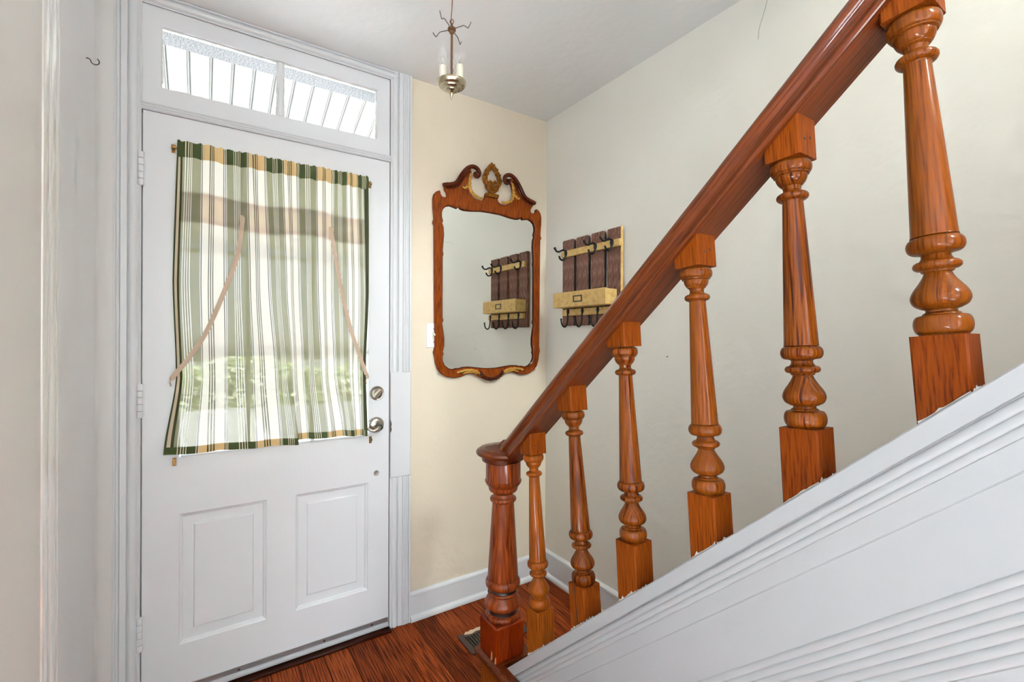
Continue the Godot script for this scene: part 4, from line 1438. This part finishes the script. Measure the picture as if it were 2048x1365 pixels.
func build_mirror() -> void:
	var o := thing("wall_mirror", "mahogany framed wall mirror with scrolled pediment and gilt carving", "mirror", V(MC, 1.045, WALL))
	var outer := [[117.1, 104.2], [115.2, 104.5], [113.5, 105.1], [111.1, 106.2], [109.4, 107.2], [107.7, 107.8], [106, 108.2], [104.4, 108.1], [102.1, 107.4], [100.7, 106.8], [97.5, 106.5], [94, 107], [91.3, 108.4], [89.3, 110.6], [88.2, 113.6], [87.8, 116.5], [87.3, 118.5], [87.8, 121], [87.7, 128], [87.6, 144], [87.5, 156], [87.3, 174.5], [87.3, 176.1], [86.6, 177.1], [87.2, 179], [86.7, 184.3], [86.6, 188], [87.1, 190.1], [88.3, 191.5], [89.7, 192.1], [90.1, 191.7], [90.3, 190.5], [91.1, 189.6], [92.2, 189.4], [93.3, 189.8], [93.6, 190.8], [93.1, 192], [92.3, 193.0],
		[92.2, 194.3], [94.7, 195.0], [97.2, 196.0], [98.8, 198.0], [100.3, 200.7], [102.3, 203.4], [104.3, 205.0], [105.8, 205.0], [106.3, 203.4], [105.2, 201.4], [104.5, 199.5], [104.2, 197.4], [104.5, 195.5], [105.2, 193.7], [106.9, 192.0], [109.2, 191.1], [111.5, 191.2], [112.9, 192.0], [113.6, 193.4], [117.1, 193.4]]
	var inner := [[117.1, 186.3], [111.7, 186.2], [108.7, 185.8], [105.7, 185.4], [102.3, 185.2], [100.4, 185.6], [99.5, 186.6], [98.5, 185.5], [96.8, 185.9], [94.7, 186.2], [92.7, 185.5], [91.3, 184.1], [90.7, 182.4], [90.7, 180.4], [91.3, 178.5], [90.9, 177.5], [91.6, 175.5], [91.8, 172.2], [91.5, 168.8], [91.2, 165], [91.5, 163.2], [91.2, 162.1], [91.2, 151.5], [91.2, 134.5], [91.6, 133.1], [91.0, 131.7], [91.5, 128.9], [92.1, 124.9], [92.1, 121.7], [91.4, 118.7], [91.8, 117.9], [91.3, 116.5], [91.4, 114.5], [92.4, 112.4], [94.4, 110.8], [96.6, 110.2], [98.7, 110.7], [99.8, 110.6], [102.1, 111.1], [104.9, 111.2], [108.7, 110.8], [113.5, 110.2], [117.1, 110.1]]
	var T := Transform3D(Basis(Vector3(1, 0, 0), Vector3(0, 1, 0), Vector3(0, 0, 1)), Vector3(0, 0, -1.967))
	var fr := MB.new()
	var lip := MB.new()
	for side in [1.0, -1.0]:
		var poly := PackedVector2Array(mpoly(outer, side) + mpoly(inner, side))
		# the joint in the middle stays square: only chamfer away from it by overlapping the halves a little
		for i in poly.size():
			if absf(poly[i].x - MC) < 1e-4:
				poly[i].x = MC - side * -0.004
		fr.prism(poly, 0.0, 0.0165, T, 0.0028)
		var lp := PackedVector3Array()
		for q in mpoly(inner, side):
			lp.append(V(q.x, q.y, 1.9565))
		lip.tube(lp, PackedFloat32Array([0.0036]), 8)
	part("frame", fr, M.mirror_wood, o, 30.0)
	part("inner_bead", lip, M.mirror_dark, o, 40.0)
	# silvered glass
	var gl := MB.new()
	gl.box(V(MC - 0.275, 1.085, 1.967), V(MC + 0.275, 1.880, 1.9605))
	part("glass", gl, M.mirror_glass, o)
	for side in [1.0, -1.0]:
		var m := MB.new()
		var path := mpath([[91.2, 194.6], [93.0, 195.2], [94.9, 195.6], [97.3, 196.6], [98.9, 198.4], [100.4, 200.9], [102.4, 203.6], [104.4, 205.4], [106.5, 206.2], [108.5, 205.8], [109.8, 204.5], [109.9, 202.9], [109.0, 201.8], [107.8, 201.9], [107.3, 202.9], [107.9, 203.7], [108.5, 203.3]], side, 1.946, 5)
		var rad := PackedFloat32Array()
		for i in path.size():
			var t := float(i) / (path.size() - 1)
			rad.append(lerpf(0.0095, 0.0098, t) if t < 0.6 else lerpf(0.0098, 0.0040, (t - 0.6) / 0.4))
		m.tube(path, rad, 14)
		# a second, lower bead under the scroll
		m.tube(mpath([[92.6, 193.6], [95.2, 194.2], [97.8, 195.0], [99.8, 196.8], [101.2, 199.2], [103.0, 201.8], [104.8, 203.6]], side, 1.9455, 5), PackedFloat32Array([0.0042]), 10)
		m.lathe(PackedVector2Array([Vector2(0.0095, 0), Vector2(0.0095, 0.020), Vector2(0.007, 0.023), Vector2(0.0, 0.0225)]), 20, Transform3D(Basis(Vector3(1, 0, 0), Vector3(0, 0, 1), Vector3(0, -1, 0)), V(MC - side * 0.085, 2.030, 1.962)))
		part("scroll_moulding", m, M.mirror_dark, o, 40.0)
		var g := MB.new()
		carve(g, mpath([[105.6, 202.6], [104.9, 200.4], [104.7, 197.4], [105.2, 194.8], [106.8, 192.9], [109.2, 191.9], [111.6, 191.9]], side, 1.9455, 6), 0.003, 0.0078, 9.0)
		carve(g, mpath([[104.7, 198.0], [103.4, 196.2], [102.2, 195.2], [101.0, 195.6]], side, 1.9455, 5), 0.0022, 0.0058, 4.0)
		part("gilt_leaf", g, M.gilt, o, 45.0)
		var lg := MB.new()
		carve(lg, mpath([[98.4, 109.0], [100.6, 109.5], [103.2, 109.9], [106.0, 109.8], [108.6, 109.2], [110.4, 108.1], [111.8, 107.0]], side, 1.945, 5), 0.003, 0.0065, 7.0)
		carve(lg, mpath([[101.5, 108.2], [104.0, 109.0], [106.8, 108.8], [109.0, 107.9]], side, 1.9455, 5), 0.002, 0.0045, 5.0)
		part("gilt_leaf", lg, M.gilt, o, 45.0)
		var dk := MB.new()
		carve(dk, mpath([[110.8, 109.0], [111.3, 107.8], [112.4, 106.6], [114.4, 105.6], [117.1, 105.2]], side, 1.945, 6), 0.006, 0.0085, 6.0)
		part("carved_edge", dk, M.mirror_dark, o, 45.0)
	# wreath finial on its little pedestal
	var f := MB.new()
	for side in [1.0, -1.0]:
		carve(f, mpath([[117.6, 195.6], [115.2, 197.2], [114.0, 199.4], [112.9, 201.6], [113.6, 204.0], [114.8, 206.3], [116.6, 208.4], [117.2, 209.2]], side, 1.947, 6), 0.0080, 0.0125, 7.0)
		carve(f, mpath([[115.4, 196.0], [116.6, 198.2], [117.6, 199.8], [118.9, 201.2]], side, 1.944, 6), 0.0055, 0.0085, 4.0)
		f.ball(V(MC - side * 0.045, 2.012, 1.949), Vector3(0.011, 0.006, 0.006), 10, 6)
		f.ball(V(MC - side * 0.030, 2.055, 1.946), Vector3(0.008, 0.013, 0.007), 10, 6)
		f.ball(V(MC - side * 0.016, 1.972, 1.945), Vector3(0.012, 0.014, 0.008), 10, 6)
	f.ball(V(MC, 2.083, 1.946), Vector3(0.0075, 0.014, 0.008), 10, 6)
	part("wreath_finial", f, M.gilt_dark, o, 45.0)
	var pd := MB.new()
	pd.box(V(MC - 0.036, 1.934, 1.966), V(MC + 0.036, 1.944, 1.942), 0.002)
	pd.box(V(MC - 0.032, 1.944, 1.966), V(MC + 0.032, 1.953, 1.944), 0.002)
	for k in 7:
		pd.ball(V(MC - 0.033 + 0.011 * k, 1.946, 1.943), Vector3(0.005, 0.006, 0.004), 8, 6)
	part("finial_base", pd, M.gilt_dark, o, 45.0)


# a carved strip: a bar whose thickness swells and sinks from leaf to leaf
func carve(mb: MB, path: PackedVector3Array, r0: float, r1: float, waves: float) -> void:
	var rad := PackedFloat32Array()
	for i in path.size():
		var t := float(i) / (path.size() - 1)
		rad.append(lerpf(r0, r1, sqrt(maxf(sin(PI * (0.08 + 0.84 * t)), 0.0))) * (0.80 + 0.26 * absf(sin(PI * waves * t))))
	mb.tube(path, rad, 12, 0.8, Vector3(0, 0, 1))
	for k in int(waves) * 2:
		var t := (k + 0.5) / (waves * 2.0)
		var i := clampi(int(t * (path.size() - 1)), 1, path.size() - 2)
		var d := (path[i + 1] - path[i - 1]).normalized()
		var nrm := d.cross(Vector3(0, 0, 1)).normalized() * (1.0 if k % 2 == 0 else -1.0)
		mb.ball(path[i] + nrm * rad[i] * 0.55 + Vector3(0, 0, rad[i] * 0.45), Vector3.ONE * rad[i] * 0.62, 8, 6)


# ------------------------------------------------------------------ coat rack
func build_rack() -> void:
	var o := thing("coat_rack", "rustic brown plank coat rack with cream rails, letter box and black hooks", "coat rack", V(RIGHT, 1.31, 1.61))
	var F := 1.500
	var vs := [[1.809, 1.724], [1.707, 1.622], [1.603, 1.519], [1.500, 1.419]]
	for i in 4:
		var mb := MB.new()
		var a: float = vs[i][0]
		var b: float = vs[i][1]
		var c := 0.010
		var poly := PackedVector2Array([Vector2(-a, 1.312), Vector2(-b, 1.312), Vector2(-b, 1.735 - c), Vector2(-b - c * 0.3, 1.735 - c * 0.3), Vector2(-b - c, 1.735), Vector2(-a + c * 0.5, 1.735), Vector2(-a, 1.735 - c * 0.5)])
		mb.prism(poly, F + 0.014, F, Transform3D(Basis(Vector3(0, 0, 1), Vector3(0, 1, 0), Vector3(1, 0, 0)), Vector3.ZERO), 0.0015)
		var pl := part("plank", mb, M.rack_plank, o, 30.0)
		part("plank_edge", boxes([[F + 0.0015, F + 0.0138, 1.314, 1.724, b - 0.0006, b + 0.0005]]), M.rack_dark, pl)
		for k in 3:
			var nm := MB.new()
			var z := -lerpf(a, b, 0.25 + 0.25 * k)
			nm.box(Vector3(F + 0.001, 1.735 - 0.016 - 0.003 * (k % 2), z - 0.0012), Vector3(F - 0.0004, 1.735 - 0.006, z + 0.0012))
			part("nail_mark", nm, M.dark_gap, pl)
	# cream edge strip on the side nearest the viewer
	part("edge_strip", boxes([[F - 0.0006, F + 0.014, 1.312, 1.737, 1.4170, 1.4192]], 0.0006), M.rack_cream, o)
	for y in [1.40, 1.665]:
		part("batten", boxes([[F + 0.0142, RIGHT, y - 0.012, y + 0.012, 1.425, 1.80]]), M.rack_dark, o)
	part("hook_rail", boxes([[1.484, F - 0.0002, 1.649, 1.680, 1.410, 1.801]], 0.002), M.rack_cream, o)
	part("hook_rail", boxes([[1.484, F - 0.0002, 1.360, 1.392, 1.412, 1.792]], 0.002), M.rack_cream, o)
	var bx := boxes([[1.430, 1.438, 1.398, 1.469, 1.440, 1.797], [1.438, F - 0.0002, 1.398, 1.466, 1.440, 1.448], [1.438, F - 0.0002, 1.398, 1.466, 1.789, 1.797], [1.438, F - 0.0002, 1.398, 1.404, 1.448, 1.789]], 0.0012)
	var box := part("letter_box", bx, M.rack_cream, o)
	var lb := MB.new()
	var q := [1.587, 1.647, 1.418, 1.448]
	lb.box(V(1.4305, q[2], q[0]), V(1.4275, q[2] + 0.005, q[1]), 0.0008)
	lb.box(V(1.4305, q[3] - 0.005, q[0]), V(1.4275, q[3], q[1]), 0.0008)
	lb.box(V(1.4305, q[2], q[0]), V(1.4275, q[3], q[0] + 0.006), 0.0008)
	lb.box(V(1.4305, q[2], q[1] - 0.006), V(1.4275, q[3], q[1]), 0.0008)
	part("label_holder", lb, M.black_iron, box)
	for v in [1.765, 1.559, 1.456]:
		part("coat_hook", coat_hook(v), M.black_iron, o, 45.0)
	for v in [1.747, 1.644, 1.542, 1.440]:
		part("key_hook", key_hook(v), M.black_iron, o, 45.0)
	for k in [[1.676, 1.662], [1.676, 1.668], [1.662, 1.664]]:
		var h := MB.new()
		h.box(V(1.4842, k[1] - 0.001, k[0] - 0.001), V(1.4838, k[1] + 0.001, k[0] + 0.001))
		part("screw_hole", h, M.dark_gap, o)


func coat_hook(v: float) -> MB:
	var mb := MB.new()
	var u := 1.484
	mb.ball(V(u, 1.667, v), Vector3(0.006, 0.0165, 0.0115), 14, 8)
	var p1 := smooth(PackedVector3Array([V(u, 1.676, v), V(u - 0.010, 1.681, v), V(u - 0.024, 1.679, v), V(u - 0.040, 1.671, v + 0.001), V(u - 0.054, 1.670, v + 0.001), V(u - 0.064, 1.677, v + 0.001), V(u - 0.068, 1.684, v + 0.001)]), 5)
	mb.tube(p1, PackedFloat32Array([0.0046]), 8)
	mb.ball(p1[p1.size() - 1], Vector3.ONE * 0.0064, 10, 6)
	var p2 := smooth(PackedVector3Array([V(u - 0.001, 1.664, v), V(u - 0.004, 1.648, v), V(u - 0.012, 1.636, v), V(u - 0.024, 1.631, v), V(u - 0.036, 1.637, v), V(u - 0.041, 1.646, v)]), 5)
	mb.tube(p2, PackedFloat32Array([0.0044]), 8)
	mb.ball(p2[p2.size() - 1], Vector3.ONE * 0.0050, 10, 6)
	return mb


func key_hook(v: float) -> MB:
	var mb := MB.new()
	var u := 1.484
	mb.ball(V(u, 1.380, v), Vector3(0.0055, 0.0140, 0.0095), 14, 8)
	var p := smooth(PackedVector3Array([V(u - 0.001, 1.378, v), V(u - 0.0035, 1.350, v), V(u - 0.006, 1.325, v), V(u - 0.014, 1.309, v), V(u - 0.026, 1.306, v), V(u - 0.037, 1.316, v), V(u - 0.042, 1.332, v), V(u - 0.043, 1.342, v)]), 5)
	mb.tube(p, PackedFloat32Array([0.0041]), 8)
	mb.ball(p[p.size() - 1], Vector3.ONE * 0.0050, 10, 6)
	return mb


# ------------------------------------------------------------------ pendant lamp
func build_pendant() -> void:
	var c := V(0.614, 0.0, 1.255)
	var o := thing("pendant_lamp", "small hanging brass pendant with bare candle bulbs and missing glass shade", "lamp", c + Vector3(0, 2.40, 0))
	var th := deg_to_rad(33.527)
	var R := Vector3(cos(th), 0, sin(th))       # to the right as the hall is entered
	var D := Vector3(sin(th), 0, -cos(th))
	var ros := MB.new()
	ros.lathe(PackedVector2Array([Vector2(0.0, 2.365), Vector2(0.02, 2.366), Vector2(0.05, 2.378), Vector2(0.06, 2.392), Vector2(0.06, 2.3995), Vector2(0.0, 2.3995)]), 32, Transform3D(Basis(), c))
	part("ceiling_rose", ros, M.old_bronze, o)
	var cord := MB.new()
	cord.tube(smooth(PackedVector3Array([c + Vector3(0.004, 2.368, 0), c + Vector3(0.002, 2.30, 0.001), c + Vector3(0.0015, 2.25, 0), c + Vector3(-0.002, 2.20, 0), c + Vector3(-0.002, 2.183, 0)]), 5), PackedFloat32Array([0.0016]), 8)
	part("cord", cord, M.cord_brown, o)
	var hub := MB.new()
	hub.lathe(PackedVector2Array([Vector2(0.0, 2.150), Vector2(0.0032, 2.150), Vector2(0.0065, 2.153), Vector2(0.0075, 2.158), Vector2(0.0118, 2.161), Vector2(0.0122, 2.167), Vector2(0.0075, 2.169), Vector2(0.0040, 2.173), Vector2(0.0035, 2.181), Vector2(0.0, 2.182)]), 24, Transform3D(Basis(), c))
	var loop := PackedVector3Array()
	for i in 15:
		var a := TAU * i / 14.0
		loop.append(c + Vector3(0, 2.188, 0) + R * 0.0052 * cos(a) + Vector3(0, 0.0062 * sin(a), 0))
	hub.tube(loop, PackedFloat32Array([0.0014]), 8)
	part("hub", hub, M.old_bronze, o)
	for q in [[-0.058, 0.020, -0.003], [0.058, -0.020, 0.002], [-0.025, -0.066, 0.002], [0.021, 0.066, 0.0]]:
		var dir: Vector3 = R * q[0] + D * q[1]
		var arm := MB.new()
		var pts := PackedVector3Array()
		for k in [[0.14, 0.0], [0.62, 0.002], [0.66, 0.001], [0.84, -0.009], [0.88, -0.0085], [1.02, 0.006]]:
			pts.append(c + dir * k[0] + Vector3(0, 2.1655 + k[1] + q[2] * k[0], 0))
		arm.tube(pts, PackedFloat32Array([0.0014]), 8)
		part("shade_arm", arm, M.wire_metal, o, 60.0)
	var stem := MB.new()
	stem.tube(PackedVector3Array([c + Vector3(0, 2.008, 0), c + Vector3(0, 2.155, 0)]), PackedFloat32Array([0.0034]), 14)
	part("stem", stem, M.old_bronze, o)
	var pan := MB.new()
	var P := PackedVector2Array([Vector2(0.0, 1.956), Vector2(0.0022, 1.957), Vector2(0.0030, 1.960), Vector2(0.0018, 1.963), Vector2(0.0045, 1.967), Vector2(0.0062, 1.972), Vector2(0.0052, 1.976), Vector2(0.0085, 1.978)])
	P.append_array(smooth2([Vector2(0.0110, 1.979), Vector2(0.0160, 1.9815), Vector2(0.0185, 1.985)], 4))
	P.append_array(smooth2([Vector2(0.0215, 1.9855), Vector2(0.0275, 1.9885), Vector2(0.0300, 1.9925)], 4))
	P.append_array(smooth2([Vector2(0.0330, 1.9930), Vector2(0.0385, 1.9965), Vector2(0.0415, 2.0025), Vector2(0.0420, 2.0060)], 4))
	P.append_array(PackedVector2Array([Vector2(0.0430, 2.0070), Vector2(0.0430, 2.0088), Vector2(0.0410, 2.0092), Vector2(0.0, 2.0080)]))
	pan.lathe(P, 48, Transform3D(Basis(), c))
	part("pan", pan, M.pan_metal, o, 25.0)
	var spots := [[-0.025, -0.012, 0], [0.025, -0.015, 1], [0.002, 0.028, 0]]
	for q in spots:
		var b: Vector3 = c + R * q[0] + D * q[1]
		var so := MB.new()
		so.lathe(PackedVector2Array([Vector2(0.0, 2.008), Vector2(0.0112, 2.008), Vector2(0.0112, 2.049), Vector2(0.0104, 2.0495), Vector2(0.0, 2.0485)]), 24, Transform3D(Basis(), b))
		var sock := part("candle_sleeve", so, M.ivory_plastic, o)
		var bl := MB.new()
		if q[2] == 0:
			bl.lathe(smooth2([Vector2(0.0062, 2.047), Vector2(0.0070, 2.053), Vector2(0.0110, 2.063), Vector2(0.0135, 2.074), Vector2(0.0120, 2.087), Vector2(0.0068, 2.100), Vector2(0.0028, 2.108), Vector2(0.0012, 2.113), Vector2(0.0, 2.1145)], 4), 24, Transform3D(Basis(), b))
		else:
			var ball := []
			ball.append(Vector2(0.0062, 2.047))
			for i in 13:
				var a := deg_to_rad(lerpf(-66.0, 90.0, i / 12.0))
				ball.append(Vector2(maxf(0.0195 * cos(a), 0.0), 2.0735 + 0.0195 * sin(a)))
			bl.lathe(PackedVector2Array(ball), 28, Transform3D(Basis(), b))
		var bulb := part("bulb", bl, M.bulb_glass, o, 60.0)
		var fl := MB.new()
		fl.tube(PackedVector3Array([b + Vector3(0, 2.047, 0), b + Vector3(0, 2.062, 0)]), PackedFloat32Array([0.0028, 0.0012]), 8)
		fl.tube(smooth(PackedVector3Array([b + Vector3(-0.0008, 2.060, 0), b + Vector3(-0.005, 2.074, 0), b + Vector3(-0.002, 2.078, 0.001), b + Vector3(0.002, 2.0785, -0.001), b + Vector3(0.005, 2.074, 0), b + Vector3(0.0008, 2.060, 0)]), 4), PackedFloat32Array([0.0005]), 6)
		part("filament", fl, M.nickel, bulb, 60.0)
		var base := MB.new()
		base.lathe(PackedVector2Array([Vector2(0.0, 2.044), Vector2(0.0068, 2.044), Vector2(0.0068, 2.051), Vector2(0.0, 2.0512)]), 16, Transform3D(Basis(), b))
		part("bulb_base", base, M.brass, bulb)


# ------------------------------------------------------------------ small things
func build_small_things() -> void:
	var sw := thing("light_switch", "white toggle light switch plate half hidden behind the mirror frame", "light switch", V(0.876, 1.261, WALL))
	var pl := MB.new()
	pl.box(V(0.841, 1.206, WALL), V(0.911, 1.316, WALL - 0.0055), 0.003)
	part("plate", pl, M.white_plastic, sw)
	var rim := MB.new()
	rim.box(V(0.868, 1.244, WALL - 0.005), V(0.884, 1.278, WALL - 0.0068), 0.001)
	part("toggle_well", rim, M.ivory_plastic, sw)
	var tg := MB.new()
	tg.box(Vector3(-0.0045, -0.006, 0), Vector3(0.0045, 0.006, 0.0135), 0.0015, Transform3D(Basis(Vector3(1, 0, 0), -0.45), V(0.876, 1.262, WALL - 0.005)))
	part("toggle", tg, M.ivory_plastic, sw)
	for y in [1.231, 1.291]:
		var s := MB.new()
		s.ball(V(0.876, y, WALL - 0.0055), Vector3(0.003, 0.003, 0.0012), 10, 6)
		part("screw", s, M.nickel, sw)
	# cup hook on the glossy panel
	var hu := -0.2778
	var hy := 2.042
	var hv := 1.783
	var hk := thing("cup_hook", "small bare metal cup hook screwed into the glossy white panel", "hook", V(hu, hy, hv))
	var hp := MB.new()
	var path := PackedVector3Array([V(hu - 0.001, hy + 0.004, hv), V(hu + 0.006, hy + 0.004, hv), V(hu + 0.010, hy - 0.001, hv)])
	for i in 9:
		var a := deg_to_rad(lerpf(200.0, 420.0, i / 8.0))
		path.append(V(hu + 0.019 + 0.0095 * cos(a), hy + 0.0095 * sin(a), hv))
	hp.tube(smooth(path, 3), PackedFloat32Array([0.0014]), 8)
	part("hook", hp, M.nickel_dark, hk, 60.0)
	# floor register by the newel
	var rg := thing("floor_register", "brown metal floor register with thin fins, partly behind the newel post", "floor vent", V(1.03, 0.0, 1.684))
	var u0 := 0.890
	var u1 := 1.170
	var v0 := 1.618
	var v1 := 1.752
	part("duct", boxes([[0.911, 0.914, -0.44, -0.001, 1.641, 1.731], [1.146, 1.149, -0.44, -0.001, 1.641, 1.731], [0.914, 1.146, -0.44, -0.001, 1.641, 1.643], [0.914, 1.146, -0.44, -0.001, 1.729, 1.731], [0.911, 1.149, -0.444, -0.44, 1.641, 1.731]]), M.register_metal, rg)
	part("frame", boxes([[u0, u0 + 0.024, 0.0, 0.0055, v0, v1], [u1 - 0.024, u1, 0.0, 0.0055, v0, v1], [u0 + 0.024, u1 - 0.024, 0.0, 0.0055, v0, v0 + 0.026], [u0 + 0.024, u1 - 0.024, 0.0, 0.0055, v1 - 0.024, v1]], 0.0015), M.register_metal, rg)
	var k := u0 + 0.033
	while k < u1 - 0.026:
		part("fin", boxes([[k - 0.0006, k + 0.0006, -0.006, 0.0042, v0 + 0.024, v1 - 0.022]]), M.register_fin, rg)
		k += 0.0125
	var tp := PackedVector2Array([Vector2(0.918, -1.742), Vector2(0.93, -1.755), Vector2(0.945, -1.752), Vector2(0.955, -1.757), Vector2(0.968, -1.753), Vector2(0.985, -1.757), Vector2(1.01, -1.752), Vector2(1.04, -1.756), Vector2(1.06, -1.748), Vector2(1.045, -1.737), Vector2(1.02, -1.740), Vector2(0.995, -1.735), Vector2(0.97, -1.738), Vector2(0.95, -1.732), Vector2(0.935, -1.736)])
	var tm := MB.new()
	tm.prism(tp, 0.0054, 0.0062, Transform3D(Basis(Vector3(1, 0, 0), Vector3(0, 0, 1), Vector3(0, 1, 0)), Vector3.ZERO))
	part("torn_paper", tm, M.torn_paper, rg)
	# hairline cracks and a nail in the stair wall
	for line in [[[1.93, 0.840], [1.955, 0.800], [1.962, 0.755], [1.975, 0.710], [1.985, 0.672], [1.990, 0.640]], [[2.235, 0.836], [2.270, 0.832], [2.298, 0.822], [2.330, 0.811], [2.352, 0.806]]]:
		var pts := PackedVector3Array()
		for q in line:
			pts.append(V(RIGHT, q[0], q[1]))
		var mb := MB.new()
		mb.tube(smooth(pts, 3), PackedFloat32Array([0.0008]), 5)
		var cr := part("hairline_crack", mb, M.crack_line, get_node("wall_right"))
		cr.set_meta("label", "thin hairline crack")
	var nm := MB.new()
	nm.lathe(PackedVector2Array([Vector2(0.0, 0.0), Vector2(0.0022, 0.0), Vector2(0.0022, 0.004), Vector2(0.0, 0.0045)]), 10, Transform3D(Basis(Vector3(0, 0, 1), Vector3(-1, 0, 0), Vector3(0, 1, 0)), V(RIGHT, 1.18, 1.19)))
	part("nail", nm, M.nickel_dark, get_node("wall_right"))
